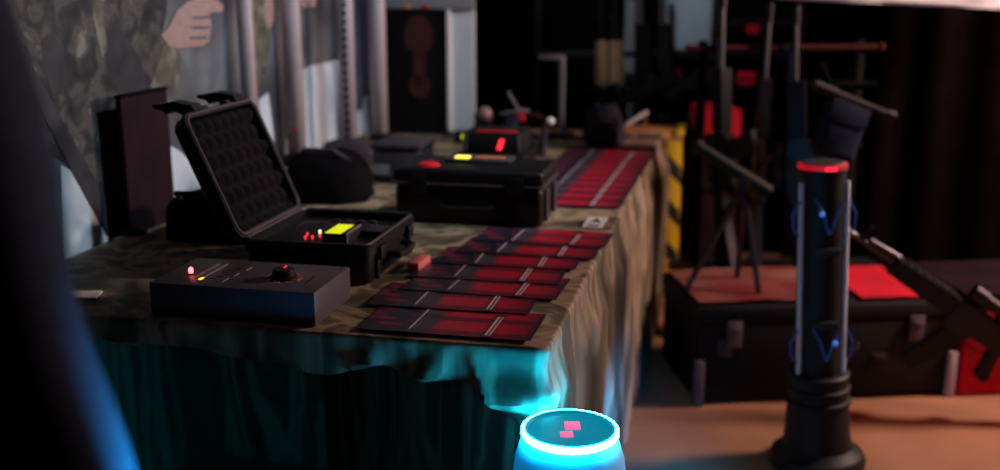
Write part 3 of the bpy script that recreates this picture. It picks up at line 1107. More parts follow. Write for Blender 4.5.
def clutter():
    t = thing('quad_gadget', 'tangled black gadget with red-lit bars and a white ball tip, far on the table', 'gadget', T(1.98, 0.44, ZT), ROT)
    B((-0.03, 0.06, 0.035), (0.16, 0.12, 0.07), 0.008, 'base', M['black'], t)
    mb = MB()
    mb.cyl((-0.05, 0.05, 0.07), (-0.05, 0.05, 0.15), 0.028, n=20)
    mb.cyl((-0.05, 0.05, 0.15), (-0.05, 0.05, 0.165), 0.022, n=20)
    mb.build('canister', M['navyfab'], t)
    mb = MB()
    mb.tube([(-0.085, 0.03, 0.155), (-0.055, 0.02, 0.160), (-0.005, 0.02, 0.172), (0.02, 0.03, 0.168)], 0.0075, 8)
    mb.tube([(-0.015, 0.03, 0.165), (-0.04, 0.03, 0.205), (-0.06, 0.04, 0.235)], 0.007, 8)
    mb.build('bare_arm', M['scuff'], t)
    mb = MB()
    mb.box((0.005, 0.02, 0.080), (0.028, 0.02, 0.065), 0.005, None, (0, 0.3, 0))
    mb.box((-0.006, 0.02, 0.15), (0.018, 0.02, 0.035), 0.004, None, (0, -0.3, 0))
    mb.build('red_bar', M['redcloth'], t)
    mb = MB()
    mb.tube([(0.0, 0.05, 0.15), (0.04, 0.05, 0.155), (0.085, 0.05, 0.135)], 0.005, 8)
    mb.build('boom', M['dim_red'], t)
    mb = MB()
    mb.sph((0.095, 0.048, 0.132), 0.015)
    mb.build('ball_tip', M['white'], t)
    mb = MB()
    mb.cyl((0.065, 0.06, 0.0), (0.072, 0.06, 0.12), 0.014, 0.010, n=14)
    mb.build('stem', M['greyfab'], t)
    B((-0.11, 0.02, 0.03), (0.05, 0.05, 0.06), 0.005, 'side_pod', M['maroon'], t)


clutter()
bp = thing('bent_stand', 'grey metal stand with a bent top bar, far end of the table', 'stand', T(2.50, 0.395, ZT), ROT)
mb = MB()
mb.box((0.012, 0, 0.17), (0.022, 0.022, 0.30), 0.003)
mb.box((-0.030, 0, 0.325), (0.105, 0.022, 0.018), 0.003)
mb.build('bent_bar', M['grey_board'], bp)
B((0.0, 0, 0.010), (0.12, 0.12, 0.02), 0.004, 'base', M['black'], bp)
lump('folded_jacket', M['navyfab'], T(2.52, 0.215, ZT), 0.085, 0.07, 0.14, 12.2, 'dark navy folded jacket heaped at the far end of the table', 'jacket', ROT, 0.2, 2.6, 'jacket_cloth')
sb = thing('ammo_box', 'small black box with a grey button at the far right of the table', 'box', T(2.285, 0.195, ZT), ROT)
B((0, 0.05, 0.045), (0.115, 0.10, 0.09), 0.006, 'box_body', M['black'], sb)
mb = MB()
mb.sph((0.052, -0.002, 0.078), 0.013)
mb.build('button', M['scuff'], sb)


# ------------------------------------------------------------------ wooden stand with hazard tape behind the table
def hazard_stand():
    t = thing('side_stand', 'orange wooden stand edged with yellow and black hazard tape behind the table', 'stand', T(2.785, -0.085, 0), ROT)
    # local: x to the right (negative = left), y away
    B((-0.20, 0.14, 0.715), (0.40, 0.28, 0.03), 0.004, 'board_top', M['orange_wood'], t)
    B((-0.013, 0.14, 0.733), (0.034, 0.29, 0.012), 0.001, 'edge_tape', M['yellow'], t)
    for (x, y) in ((-0.022, 0.022), (-0.022, 0.258), (-0.378, 0.022), (-0.378, 0.258)):
        mb = MB()
        mb.box((x - 0.010 if x > -0.1 else x + 0.010, y + 0.010 if y < 0.2 else y - 0.010, 0.35), (0.064, 0.064, 0.70), 0.003, M['stripes'])
        mb.build('leg', None, t)
    B((-0.20, 0.25, 0.25), (0.34, 0.02, 0.05), 0.003, 'stretcher', M['orange_wood'], t)


hazard_stand()
rs = thing('white_bar', 'white flat bar propped slantwise on the orange stand', 'bar', T(2.90, 0.12, 0.7435), ROT)
mb = MB()
mb.box((0.0, 0.03, 0.034), (0.115, 0.02, 0.014), 0.003, None, (0, R(-28), R(30)))
mb.build('bar', M['white'], rs)
for x in (-0.03, 0.036):
    mb = MB()
    mb.cyl((x, 0.03 + x * 0.55, 0.0), (x, 0.03 + x * 0.55, 0.032 + x * 0.42), 0.005, n=10)
    mb.build('prop', M['tan'], rs)


# ------------------------------------------------------------------ light post family
def ring_scallop(n):
    return lambda a, r: 0.014 * math.cos(a * n) if r > 0.07 else 0


def cyan_post():
    z = 0.634
    p = at_y(570, 427, 1.0)
    r = ray(570, 427)
    tt = (z - CAM_H) / r.z
    t = thing('light_post', 'black post topped by a glowing cyan light ring at the table corner', 'light post', (r.x * tt, r.y * tt, 0))
    mb = MB()
    mb.lathe([(0.092, 0.0), (0.092, 0.018), (0.086, 0.032), (0.080, 0.05)], 56)
    mb.build('base', M['black'], t)
    mb = MB()
    mb.lathe([(0.078, 0.05), (0.074, 0.10), (0.072, 0.40), (0.094, 0.43), (0.096, 0.46)], 56)
    mb.build('column', M['black_matte'], t)
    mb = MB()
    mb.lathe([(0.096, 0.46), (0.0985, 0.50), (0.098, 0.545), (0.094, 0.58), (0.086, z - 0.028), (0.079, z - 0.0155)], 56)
    mb.build('glow_body', M['ring_glow'], t)
    mb = MB()
    mb.lathe([(0.0700, z - 0.0150), (0.0795, z - 0.0145), (0.0825, z - 0.012), (0.0828, z - 0.003), (0.0815, z - 0.0010), (0.0800, z - 0.0010), (0.0785, z - 0.004), (0.0700, z - 0.006)], 240, None, ring_scallop(40))
    mb.build('light_ring', M['ring'], t, angle=60)
    mb = MB()
    mb.lathe([(0.0775, z - 0.010), (0.0775, z - 0.001), (0.0755, z - 0.0002), (0.0740, z - 0.0008), (0.0725, z - 0.005), (0.0, z - 0.005)], 72)
    top = mb.build('top_plate', M['disc_top'], t)
    for (x, y, sx, sy) in ((0.005, 0.016, 0.027, 0.032), (-0.007, -0.020, 0.022, 0.022)):  # two pink emissive patches on the plate
        mb = MB()
        mb.box((x, y, z - 0.0043), (sx, sy, 0.0030), 0.0014, None)
        mb.build('pink_patch', M['pink_emit'], top)


cyan_post()


def red_post():
    t = thing('light_post', 'tall black post with steel rails and a red glowing cap, right foreground', 'light post', (0.925, 2.915, 0), 0, None, (0, R(-2.8), 0))
    mb = MB()
    mb.lathe([(0.135, 0.0), (0.137, 0.02), (0.128, 0.038), (0.112, 0.046), (0.100, 0.060)], 56)
    mb.build('base', M['black'], t)
    mb = MB()
    mb.lathe([(0.098, 0.058), (0.092, 0.10), (0.088, 0.16), (0.086, 0.185), (0.093, 0.190), (0.093, 0.200), (0.085, 0.204), (0.084, 0.222), (0.090, 0.227), (0.090, 0.236), (0.083, 0.240), (0.083, 0.262), (0.087, 0.266), (0.087, 0.274), (0.080, 0.28)], 56)
    mb.build('column', M['black'], t)
    mb = MB()
    mb.lathe([(0.064, 0.28), (0.064, 0.840), (0.067, 0.843), (0.067, 0.851), (0.062, 0.855)], 48)
    mb.build('tube', M['black'], t)
    for a in (-158, -28, 60, 120):
        mb = MB()
        x, y = 0.068 * math.cos(R(a)), 0.068 * math.sin(R(a))
        mb.box((x, y, 0.545), (0.012, 0.011, 0.55), 0.002, None, (0, 0, R(a)))
        mb.build('rail', M['white'], t)
    mb = MB()
    mb.lathe([(0.060, 0.853), (0.067, 0.854), (0.067, 0.863), (0.060, 0.867)], 48)
    mb.build('light_ring', M['red_ring'], t)
    mb = MB()
    mb.lathe([(0.060, 0.864), (0.055, 0.869), (0.0, 0.870)], 48)
    mb.build('cap', M['black'], t)
    mb = MB()
    mb.box((0.004, -0.0655, 0.8585), (0.032, 0.006, 0.009), 0.002)
    mb.build('indicator_light', M['red_led'], t)
    t.scale = (1, 1, 1.025)
    for z, s in ((0.72, 1.0), (0.36, 0.8)):
        for pts in (((-0.035, -0.063, z + 0.06), (-0.018, -0.069, z + 0.03), (0.0, -0.073, z - 0.035 * s)),
                    ((0.040, -0.062, z + 0.05), (0.022, -0.069, z + 0.02), (0.002, -0.073, z - 0.035 * s)),
                    ((-0.066, -0.03, z + 0.05), (-0.088, -0.028, z + 0.01), (-0.084, -0.026, z - 0.03), (-0.066, -0.025, z - 0.05)),
                    ((0.066, -0.03, z + 0.05), (0.086, -0.028, z + 0.01), (0.084, -0.026, z - 0.03), (0.066, -0.025, z - 0.05))):
            mb = MB()
            mb.tube(pts, 0.0034, 8)
            mb.build('blue_wire', M['blue_wire'], t)
        mb = MB()
        mb.sph((-0.020 if z > 0.5 else 0.024, -0.074, z + 0.022), 0.0075, n=12)
        mb.build('blue_light', M['blue_led'], t)
    B((0, -0.066, 0.635), (0.07, 0.012, 0.02), 0.003, 'clip', M['greyfab'], t)
    B((0, -0.066, 0.43), (0.07, 0.012, 0.02), 0.003, 'clip', M['greyfab'], t)


red_post()


# ------------------------------------------------------------------ black trunk
TRR = R(6)
tk = thing('footlocker', 'long black trunk with metal catches on the floor behind the red-capped post', 'trunk', (0.645, 3.34, 0), TRR)
TRL, TRD, TRH = 0.885, 0.45, 0.335
B((TRL / 2, TRD / 2, 0.145), (TRL, TRD, 0.27), 0.012, 'trunk_body', M['trunk'], tk)
B((TRL / 2, TRD / 2, 0.308), (TRL + 0.012, TRD + 0.012, 0.054), 0.010, 'lid', M['trunk'], tk)
for x in (0.12, 0.74):
    mb = MB()
    mb.box((x, -0.006, 0.245), (0.05, 0.012, 0.09), 0.003)
    mb.box((x + 0.004, -0.016, 0.262), (0.036, 0.010, 0.02), 0.003)
    mb.build('latch', M['scuff'], tk)
for x in (0.09, 0.40, 0.62):
    mb = MB()
    mb.box((x, -0.004, 0.15 if x > 0.1 else 0.20), (0.05, 0.008, 0.022 if x > 0.1 else 0.06), 0.002)
    mb.build('catch_plate', M['greyfab'], tk)
for x in (0.008, TRL - 0.008):
    mb = MB()
    mb.box((x, 0.0, 0.08), (0.032, 0.032, 0.16), 0.006)
    mb.build('metal_corner', M['scuff'] if x < 0.1 else M['alu'], tk)
mb = MB()
mb.tube([(0.42, -0.004, 0.20), (0.43, -0.026, 0.185), (0.53, -0.026, 0.185), (0.54, -0.004, 0.20)], 0.008, 8)
mb.build('handle', M['gun'], tk)


def tr(x, y, z):
    return tk_m @ Vector((x, y, z))


tk_m = Matrix.Translation((0.645, 3.34, 0)) @ Matrix.Rotation(TRR, 4, 'Z')


def sheet(name, m, mtx, w, d, h, seed, label, cat, drop=0.0, nx=30, ny=24, wr=0.006):
    """thick wrinkled cloth lying on a level surface; optional drop over the near edge"""
    mb = MB()
    bm = mb.bm
    lay = []
    for s in (1, 0):
        g = []
        for i in range(nx + 1):
            row = []
            for j in range(ny + 1):
                x = w * i / nx
                l = (d + drop) * j / ny - drop
                edge = min(i, nx - i) / nx
                z = h + wr * (1 + noise.noise(Vector((x * 7 + seed, l * 7, 0)))) + wr * 0.5 * (1 + noise.noise(Vector((x * 19, l * 19 + seed, 0))))
                y = l + 0.02 * noise.noise(Vector((x * 5 + seed, 3.3, 0)))
                if l < 0:
                    y, z = -0.012 - 0.008 * noise.noise(Vector((x * 12, seed, l * 2))), h + wr + l
                row.append(bm.verts.new((x + 0.012 * noise.noise(Vector((l * 6 + seed, 1, 1))), y, z + 0.003 * s if l >= 0 else z)))
                if l < 0 and s == 1:
                    row[-1].co.y -= 0.004
            g.append(row)
        lay.append(g)
    for s, g in enumerate(lay):
        for i in range(nx):
            for j in range(ny):
                q = (g[i][j], g[i + 1][j], g[i + 1][j + 1], g[i][j + 1])
                bm.faces.new(q if s == 0 else tuple(reversed(q)))
    ed = [(i, 0) for i in range(nx)] + [(nx, j) for j in range(ny)] + [(i, ny) for i in range(nx, 0, -1)] + [(0, j) for j in range(ny, 0, -1)]
    for k in range(len(ed)):
        a, b = ed[k], ed[(k + 1) % len(ed)]
        bm.faces.new((lay[1][a[0]][a[1]], lay[1][b[0]][b[1]], lay[0][b[0]][b[1]], lay[0][a[0]][a[1]]))
    mb._fin([v for g in lay for r in g for v in r], None)
    o = mb.build(name, m, None, angle=70)
    o.matrix_world = mtx
    return tag(o, label, cat)


sheet('blanket', M['trunktop'], tk_m @ Matrix.Translation((0.01, 0.03, 0.336)), 0.50, 0.40, 0.0, 2.2, 'reddish tan blanket spread over the left half of the black trunk', 'blanket')
sheet('red_cloth', M['redcloth'], tk_m @ Matrix.Translation((0.56, 0.02, 0.336)), 0.24, 0.39, 0.0, 7.7, 'plain red cloth on the black trunk beside the red-capped post', 'cloth')


# ------------------------------------------------------------------ rifles
def rifle(style):
    """lies along +x (butt at 0, muzzle at the far end), top towards +z, thickness along y"""
    names = {'carbine': 'black carbine', 'wood': 'rifle with tan fore-end'}
    root = thing('rifle', names[style], 'rifle', (0, 0, 0), 0, 'rifles on display')

    def pr(poly, th, nm, m, par=root):
        mb = MB()
        mb.prism(poly, th, None, Matrix.Translation((0, -th / 2, 0)))
        es = [e for e in mb.bm.edges if abs(e.verts[0].co.y - e.verts[1].co.y) < 1e-6]
        bmesh.ops.bevel(mb.bm, geom=es, offset=min(0.004, th * 0.2), segments=2, affect='EDGES')
        return mb.build(nm, M[m], par)

    wood = style == 'wood'
    st = 'tan' if wood else 'gunpoly'
    pr([(0.0, -0.105), (0.012, -0.115), (0.10, -0.075), (0.20, -0.040), (0.235, -0.040), (0.235, 0.012), (0.10, 0.012), (0.0, 0.008)], 0.036, 'stock', st)
    pr([(0.23, -0.035), (0.27, -0.045), (0.36, -0.045), (0.37, -0.062), (0.44, -0.062), (0.455, -0.03), (0.455, 0.026), (0.43, 0.034), (0.25, 0.030), (0.23, 0.014)], 0.040, 'receiver', 'gun')
    pr([(0.268, -0.040), (0.300, -0.040), (0.282, -0.130), (0.250, -0.135), (0.240, -0.122)], 0.030, 'pistol_grip', 'gunpoly')
    pr([(0.372, -0.058), (0.432, -0.058), (0.448, -0.12), (0.478, -0.205), (0.425, -0.222), (0.388, -0.14)], 0.026, 'magazine', 'gunpoly' if not wood else 'gun')
    mb = MB()
    mb.tube([(0.298, 0, -0.043), (0.302, 0, -0.068), (0.330, 0, -0.074), (0.360, 0, -0.066), (0.366, 0, -0.045)], 0.003, 8)
    mb.build('trigger_guard', M['gun'], root)
    hg = pr([(0.455, -0.026), (0.475, -0.032), (0.66, -0.026), (0.66, 0.026), (0.475, 0.032), (0.455, 0.026)], 0.044, 'handguard', 'tan' if wood else 'gunpoly')
    mb = MB()
    for k in range(6):
        mb.box((0.49 + 0.028 * k, 0, 0.031), (0.014, 0.020, 0.008), 0.001)
    mb.build('top_rail', M['gun'], hg)
    mb = MB()
    mb.cyl((0.655, 0, 0.006), (0.86, 0, 0.006), 0.0085, n=14)
    mb.cyl((0.655, 0, 0.026), (0.75, 0, 0.020), 0.007, n=12)
    br = mb.build('barrel', M['steel' if not wood else 'gun'], root)
    mb = MB()
    mb.cyl((0.85, 0, 0.006), (0.915, 0, 0.006), 0.0125, n=14)
    for k in range(3):
        mb.cyl((0.862 + k * 0.018, 0, 0.006), (0.868 + k * 0.018, 0, 0.006), 0.0145, n=14)
    mb.build('muzzle_brake', M['gun'], root)
    pr([(0.755, 0.006), (0.785, 0.006), (0.776, 0.055), (0.764, 0.055)], 0.012, 'front_sight', 'gun')
    if wood:
        pr([(0.40, 0.030), (0.44, 0.030), (0.45, 0.046), (0.41, 0.044)], 0.018, 'rear_sight', 'gun')
    else:
        mb = MB()
        mb.cyl((0.28, 0, 0.062), (0.42, 0, 0.062), 0.019, n=20)
        mb.cyl((0.40, 0, 0.062), (0.44, 0, 0.062), 0.024, n=20)
        mb.box((0.33, 0, 0.040), (0.03, 0.02, 0.024), 0.002)
        mb.box((0.39, 0, 0.040), (0.03, 0.02, 0.024), 0.002)
        mb.build('scope', M['gun'], root)
    return root


def orient(root, butt, direction, roll):
    """butt position, direction of the muzzle, roll about the barrel"""
    d = Vector(direction).normalized()
    q = d.to_track_quat('X', 'Z')
    root.rotation_mode = 'QUATERNION'
    from mathutils import Quaternion
    root.rotation_quaternion = q @ Quaternion((1, 0, 0), R(roll))
    root.location = butt


proto = {'carbine': rifle('carbine'), 'wood': rifle('wood')}
used = set()


def place(style, butt, direction, roll, label, group='rifles on display'):
    o = proto[style] if style not in used else copy_tree(proto[style])
    used.add(style)
    orient(o, butt, direction, roll)
    tag(o, label, 'rifle', group)
    return o


# rack on the trunk
tz = 0.336
rk = thing('rifle_rack', 'dark rifle rack with a dull red crossbar standing on the black trunk', 'rack', tr(0.47, 0.53, 0), TRR)
B((0.0, 0.08, 0.300), (0.80, 0.13, 0.024), 0.004, 'base_board', M['black'], rk)
for x in (-0.30, 0.30):
    B((x, 0.13, 0.575), (0.03, 0.03, 1.15), 0.004, 'rack_post', M['black_matte'], rk)
mb = MB()
mb.cyl((-0.37, 0.105, 1.125), (0.37, 0.105, 1.125), 0.012, n=16)
mb.sph((0.37, 0.105, 1.125), 0.018, n=14)
mb.build('crossbar', mat('dull_red_bar', (0.045, 0.010, 0.010), 0.9, spec=0.1), rk)
mb = MB()
mb.cyl((0.10, 0.105, 0.99), (0.36, 0.105, 0.99), 0.010, n=14)
mb.build('lower_bar', M['darkfab'], rk)


def on_rack(px, top_y, roll, tilt, label, style='carbine', sc=1.05):
    # stand the butt on the rack's base board and let the muzzle rise to the given height in view
    n = Vector((-math.sin(TRR), math.cos(TRR), 0))
    q = tr(0, 0.590, 0)
    r = ray(px, top_y)
    k = n.dot(q) / n.dot(r)
    p = r * k
    d = Vector((math.sin(R(tilt)), 0.035, math.cos(R(tilt)))).normalized()
    b = Vector((p.x, p.y, 0.318)) - Vector((d.x, d.y, 0)) * 0.6
    place(style, b, d, roll, label).scale = (sc, sc, sc)


on_rack(727, 3, 160, -1.5, 'black carbine with a long bright barrel, leftmost in the rack on the trunk', sc=1.12)
on_rack(769, 12, 200, 1.0, 'black carbine with a bright muzzle in the middle of the rack on the trunk', sc=1.06)
on_rack(803, 16, 198, -2.5, 'black carbine in the rack directly above the red-capped post', sc=1.05)

# thick rod hung on the rack's lower bar
p0, p1 = at_y(818, 86, 3.62), at_y(893, 116, 3.62)
cr = thing('hanging_rod', 'dull grey rod hung aslant on the trunk rack, pointing right', 'rod', p0)
mb = MB()
mb.cyl((0, 0, 0), p1 - p0, 0.013, 0.011, n=16)
mb.build('rod', M['greyfab'], cr)
mb = MB()
mb.cyl((p1 - p0) * 0.93, (p1 - p0) * 1.02, 0.016, n=16)
mb.build('end_cap', M['gun'], cr)
mb = MB()
mb.cyl((p1 - p0) * -0.05, (p1 - p0) * 0.25, 0.017, n=16)
mb.build('grip', M['gunpoly'], cr)

# sling bag over the third rifle
lb = thing('hanging_pouch', 'dark grey pouch hanging beside the carbine above the red-capped post', 'pouch', at_y(838, 160, 3.70), TRR)
mb = MB()
mb.box((0, 0, 0.11), (0.155, 0.07, 0.21), 0.03, None, (0, R(16), 0), 4)
mb.build('pouch_body', M['jacket'], lb)
B((0.012, -0.030, 0.165), (0.15, 0.025, 0.085), 0.010, 'flap', M['jacket'], lb, (0, R(16), 0))
mb = MB()
mb.tube([(-0.02, 0, 0.2), (-0.05, 0.01, 0.27), (-0.08, 0.01, 0.33)], 0.010, 8)
mb.build('strap', M['darkfab'], lb)

# rifle leaning with its muzzle up against the trunk, right foreground
b1 = at_y(1100, 405, 3.16)
m1 = at_y(846, 232, 3.30)
dd = (m1 - b1).normalized()
place('carbine', m1 - dd * 0.915, dd, -6, 'black carbine leaning aslant against the right end of the trunk', 'rifles on display')
# tripod with a sighting tube on the trunk blanket
ap = at_y(744, 186, 3.55)
fz = tz + 0.014
tp = thing('spotting_scope', 'black sighting tube on a thin tripod, standing on the reddish tan blanket', 'spotting scope', (ap.x, ap.y, fz))
hz = ap.z - fz
for x, y in ((-0.19, -0.05), (0.05, -0.08), (0.02, 0.12)):
    mb = MB()
    mb.cyl((x, y, 0.0), (0, 0, hz), 0.010, n=10)
    mb.build('leg', M['gun'], tp)
B((0, 0, hz + 0.01), (0.05, 0.05, 0.05), 0.006, 'head', M['gun'], tp)
mb = MB()
mb.cyl((-0.150, 0.02, hz + 0.125), (0.085, -0.01, hz - 0.020), 0.020, 0.024, n=20)
mb.cyl((-0.165, 0.022, hz + 0.134), (-0.145, 0.02, hz + 0.122), 0.026, n=20)
mb.build('tube', M['black'], tp)

# far rack behind the hazard stand
fb = thing('rifle_rack', 'black rack bench with upright rifles, beyond the hazard-taped stand', 'rack', (0.50, 4.95, 0), 0)
B((0.10, 0.12, 0.40), (0.90, 0.34, 0.05), 0.006, 'bench_top', M['black'], fb)
for x in (-0.30, 0.50):
    for y in (0.0, 0.24):
        B((x, y, 0.19), (0.05, 0.05, 0.38), 0.004, 'leg', M['black'], fb)
for x in (-0.32, 0.52):
    B((x, 0.26, 0.85), (0.035, 0.03, 0.90), 0.004, 'rack_post', M['black'], fb)
B((0.10, 0.235, 1.02), (0.90, 0.03, 0.03), 0.004, 'crossbar', M['gun'], fb)
for px, st, roll, tilt, lab in ((603, 'wood', 175, -1, 'rifle with tan fore-end, leftmost in the far rack beyond the table'),
                                (619, 'wood', 195, -2, 'rifle with tan fore-end, second from the left in the far rack beyond the table'),
                                (647, 'carbine', 160, -4, 'black carbine third from the left in the far rack beyond the hazard-taped stand'),
                                (670, 'carbine', 185, -3, 'black carbine rightmost in the far rack beyond the hazard-taped stand')):
    p = at_y(px, 20, 5.08)
    place(st, Vector((p.x - math.sin(R(tilt)) * 0.5, 5.08, 0.428)), Vector((math.sin(R(tilt)), 0.05, 1)), roll, lab)
pv = thing('pale_pole', 'pale grey pole standing among the far rifles', 'pole', (at_y(628, 60, 5.30).x, 5.305, 0.0))
mb = MB()
mb.cyl((0, 0, 0.01), (0.01, 0, 1.65), 0.028, n=18)
mb.build('tube', M['grey_board'], pv)
B((0, 0, 0.008), (0.11, 0.11, 0.016), 0.003, 'foot', M['black'], pv)

# pale board on the back wall and pouches on the far rack
pw = thing('notice_board', 'pale grey notice board high on the back wall behind the rifles', 'board', (at_y(690, 20, 5.3).x, 5.335, at_y(690, 50, 5.335).z))
B((0, 0, 0.40), (0.26, 0.02, 0.80), 0.004, 'panel', M['pale_board'], pw)
for x in (-0.135, 0.135):
    B((x, -0.004, 0.40), (0.014, 0.03, 0.82), 0.003, 'frame_strip', M['grey_board'], pw)

for (px, py, w, h, Y, lab) in ((746, 79, 0.085, 0.065, 5.245, 'bright red pouch hung between two carbines, behind the rack bar'),
                               (704, 76, 0.10, 0.05, 5.245, 'dim red pouch hung left of the leftmost carbine on the trunk'),
                               (753, 30, 0.06, 0.04, 5.245, 'dull red pouch hung highest, behind the rack crossbar')):
    c = at_y(px, py, Y)
    t = thing('red_pouch', lab, 'pouch', (c.x, c.y, c.z - h / 2), 0, 'red pouches behind the rack')
    B((0, 0, h / 2), (w, 0.03, h), 0.010, 'pouch_body', M['redcloth'], t)
    B((0, -0.012, h * 0.75), (w * 1.02, 0.016, h * 0.45), 0.006, 'flap', M['redcloth'], t)
# a frame that carries the pouches
pf = thing('pouch_rack', 'dark slatted rack carrying red pouches behind the trunk rifles', 'rack', (at_y(730, 60, 5.25).x, 5.27, 0))
for x in (-0.06, 0.34):
    B((x, 0.02, 0.70), (0.04, 0.04, 1.40), 0.004, 'post', M['maroon'], pf)
    B((x, 0.02, 0.012), (0.06, 0.07, 0.024), 0.004, 'foot', M['maroon'], pf)
for z, sx, sw in ((1.02, 0.04, 0.60), (1.16, 0.17, 0.38)):
    B((sx, 0.02, z), (sw, 0.02, 0.03), 0.003, 'slat', M['maroon'], pf)
# red crates beyond the trunk and right of it
rc = thing('crate', 'dark crate with a red cloth over its top, between table end and rifles', 'crate', (0.955, 4.62, 0), R(4))
B((0, 0.12, 0.36), (0.16, 0.24, 0.72), 0.01, 'crate_body', M['maroon'], rc)
B((0, 0.12, 0.765), (0.17, 0.26, 0.13), 0.02, 'cloth_cover', M['redcloth'], rc)
for z in (0.15, 0.50):
    B((0, -0.004, z), (0.165, 0.02, 0.05), 0.003, 'batten', M['black'], rc)
rc = thing('crate', 'red crate behind the leaning carbine, right of the black trunk', 'crate', (1.865, 3.45, 0), R(6))
B((0, 0.2, 0.17), (0.64, 0.40, 0.33), 0.012, 'crate_body', M['redcloth'], rc)
B((0, 0.2, 0.350), (0.66, 0.42, 0.03), 0.006, 'lid', M['maroon'], rc)

# white banner hem at the top right
hb = thing('hanging_banner', 'pink-lit white banner hanging at the top right, only its hem in view', 'banner', (0, 0, 0))
hp0, hp1 = at_y(775, -1, 4.25), at_y(1080, 13, 4.05)
mb = MB()
bm = mb.bm
nx, nz = 40, 16
fr, bk = [], []
for s, g in ((0, fr), (1, bk)):
    for i in range(nx + 1):
        t_ = i / nx
        row = []
        for j in range(nz + 1):
            p = hp0.lerp(hp1, t_)
            z = p.z + (2.78 - p.z) * j / nz
            y = p.y + 0.015 * math.sin(t_ * 16) * (1 - j / nz) + 0.006 * s
            row.append(bm.verts.new((p.x, y, z)))
        g.append(row)
for s, g in ((0, fr), (1, bk)):
    for i in range(nx):
        for j in range(nz):
            bm.faces.new((g[i][j], g[i + 1][j], g[i + 1][j + 1], g[i][j + 1]))
for i in range(nx):
    bm.faces.new((fr[i][0], bk[i][0], bk[i + 1][0], fr[i + 1][0]))
    bm.faces.new((fr[i][nz], bk[i][nz], bk[i + 1][nz], fr[i + 1][nz]))
for j in range(nz):
    bm.faces.new((fr[0][j], bk[0][j], bk[0][j + 1], fr[0][j + 1]))
    bm.faces.new((fr[nx][j], bk[nx][j], bk[nx][j + 1], fr[nx][j + 1]))
mb._fin(list(bm.verts), None)
mb.build('banner_cloth', M['white'], hb, angle=70)
mb = MB()
mb.cyl(hp0 + Vector((0, -0.003, 0.012)), hp1 + Vector((0, -0.003, 0.012)), 0.010, n=12)
mb.build('hem_rod', M['white'], hb)


# black curtain added to hide the lit floor behind the trunk on the right
cu = thing('added_curtain', 'black floor-length curtain behind the trunk, added to keep the right background dark', 'curtain', (1.42, 4.46, 0), R(-3))
mb = MB()
bm = mb.bm
fr, bk = [], []
for s, g in ((0, fr), (1, bk)):
    for i in range(121):
        row = []
        for j in range(9):
            x = 2.9 * i / 120
            y = 0.035 * math.sin(x * 2 * PI / 0.22 + 0.8 * math.sin(x * 5)) * (1.0 - 0.35 * j / 8) + 0.006 * s
            row.append(bm.verts.new((x, y, 0.01 + 2.74 * j / 8)))
        g.append(row)
for s, g in ((0, fr), (1, bk)):
    for i in range(120):
        for j in range(8):
            bm.faces.new((g[i][j], g[i + 1][j], g[i + 1][j + 1], g[i][j + 1]))
for i in range(120):
    for j in (0, 8):
        bm.faces.new((fr[i][j], bk[i][j], bk[i + 1][j], fr[i + 1][j]))
for j in range(8):
    for i in (0, 120):
        bm.faces.new((fr[i][j], bk[i][j], bk[i][j + 1], fr[i][j + 1]))
mb._fin(list(bm.verts), None)
mb.build('curtain_cloth', M['curtain'], cu, angle=70)
mb = MB()
mb.cyl((-0.05, 0, 2.76), (2.95, 0, 2.76), 0.016, n=12)
mb.build('curtain_rail', M['gun'], cu)


# ------------------------------------------------------------------ person at the left
def skin_mesh(name, verts, edges, radii, m, parent, sub=2, root=0):
    me = bpy.data.meshes.new(name)
    me.from_pydata(verts, edges, [])
    o = bpy.data.objects.new(name, me)
    COL.objects.link(o)
    sk = o.modifiers.new('skin', 'SKIN')
    for i, r in enumerate(radii):
        me.skin_vertices[0].data[i].radius = r if isinstance(r, tuple) else (r, r)
    me.skin_vertices[0].data[root].use_root = True
    sk.use_smooth_shade = True
    ss = o.modifiers.new('sub', 'SUBSURF')
    ss.levels = ss.render_levels = sub
    dg = bpy.context.evaluated_depsgraph_get()
    nm = bpy.data.meshes.new_from_object(o.evaluated_get(dg))
    bpy.data.objects.remove(o)
    nm.materials.clear()
    nm.materials.append(m)
    for p in nm.polygons:
        p.use_smooth = True
    q = bpy.data.objects.new(name, nm)
    COL.objects.link(q)
    q.parent = parent
    return q


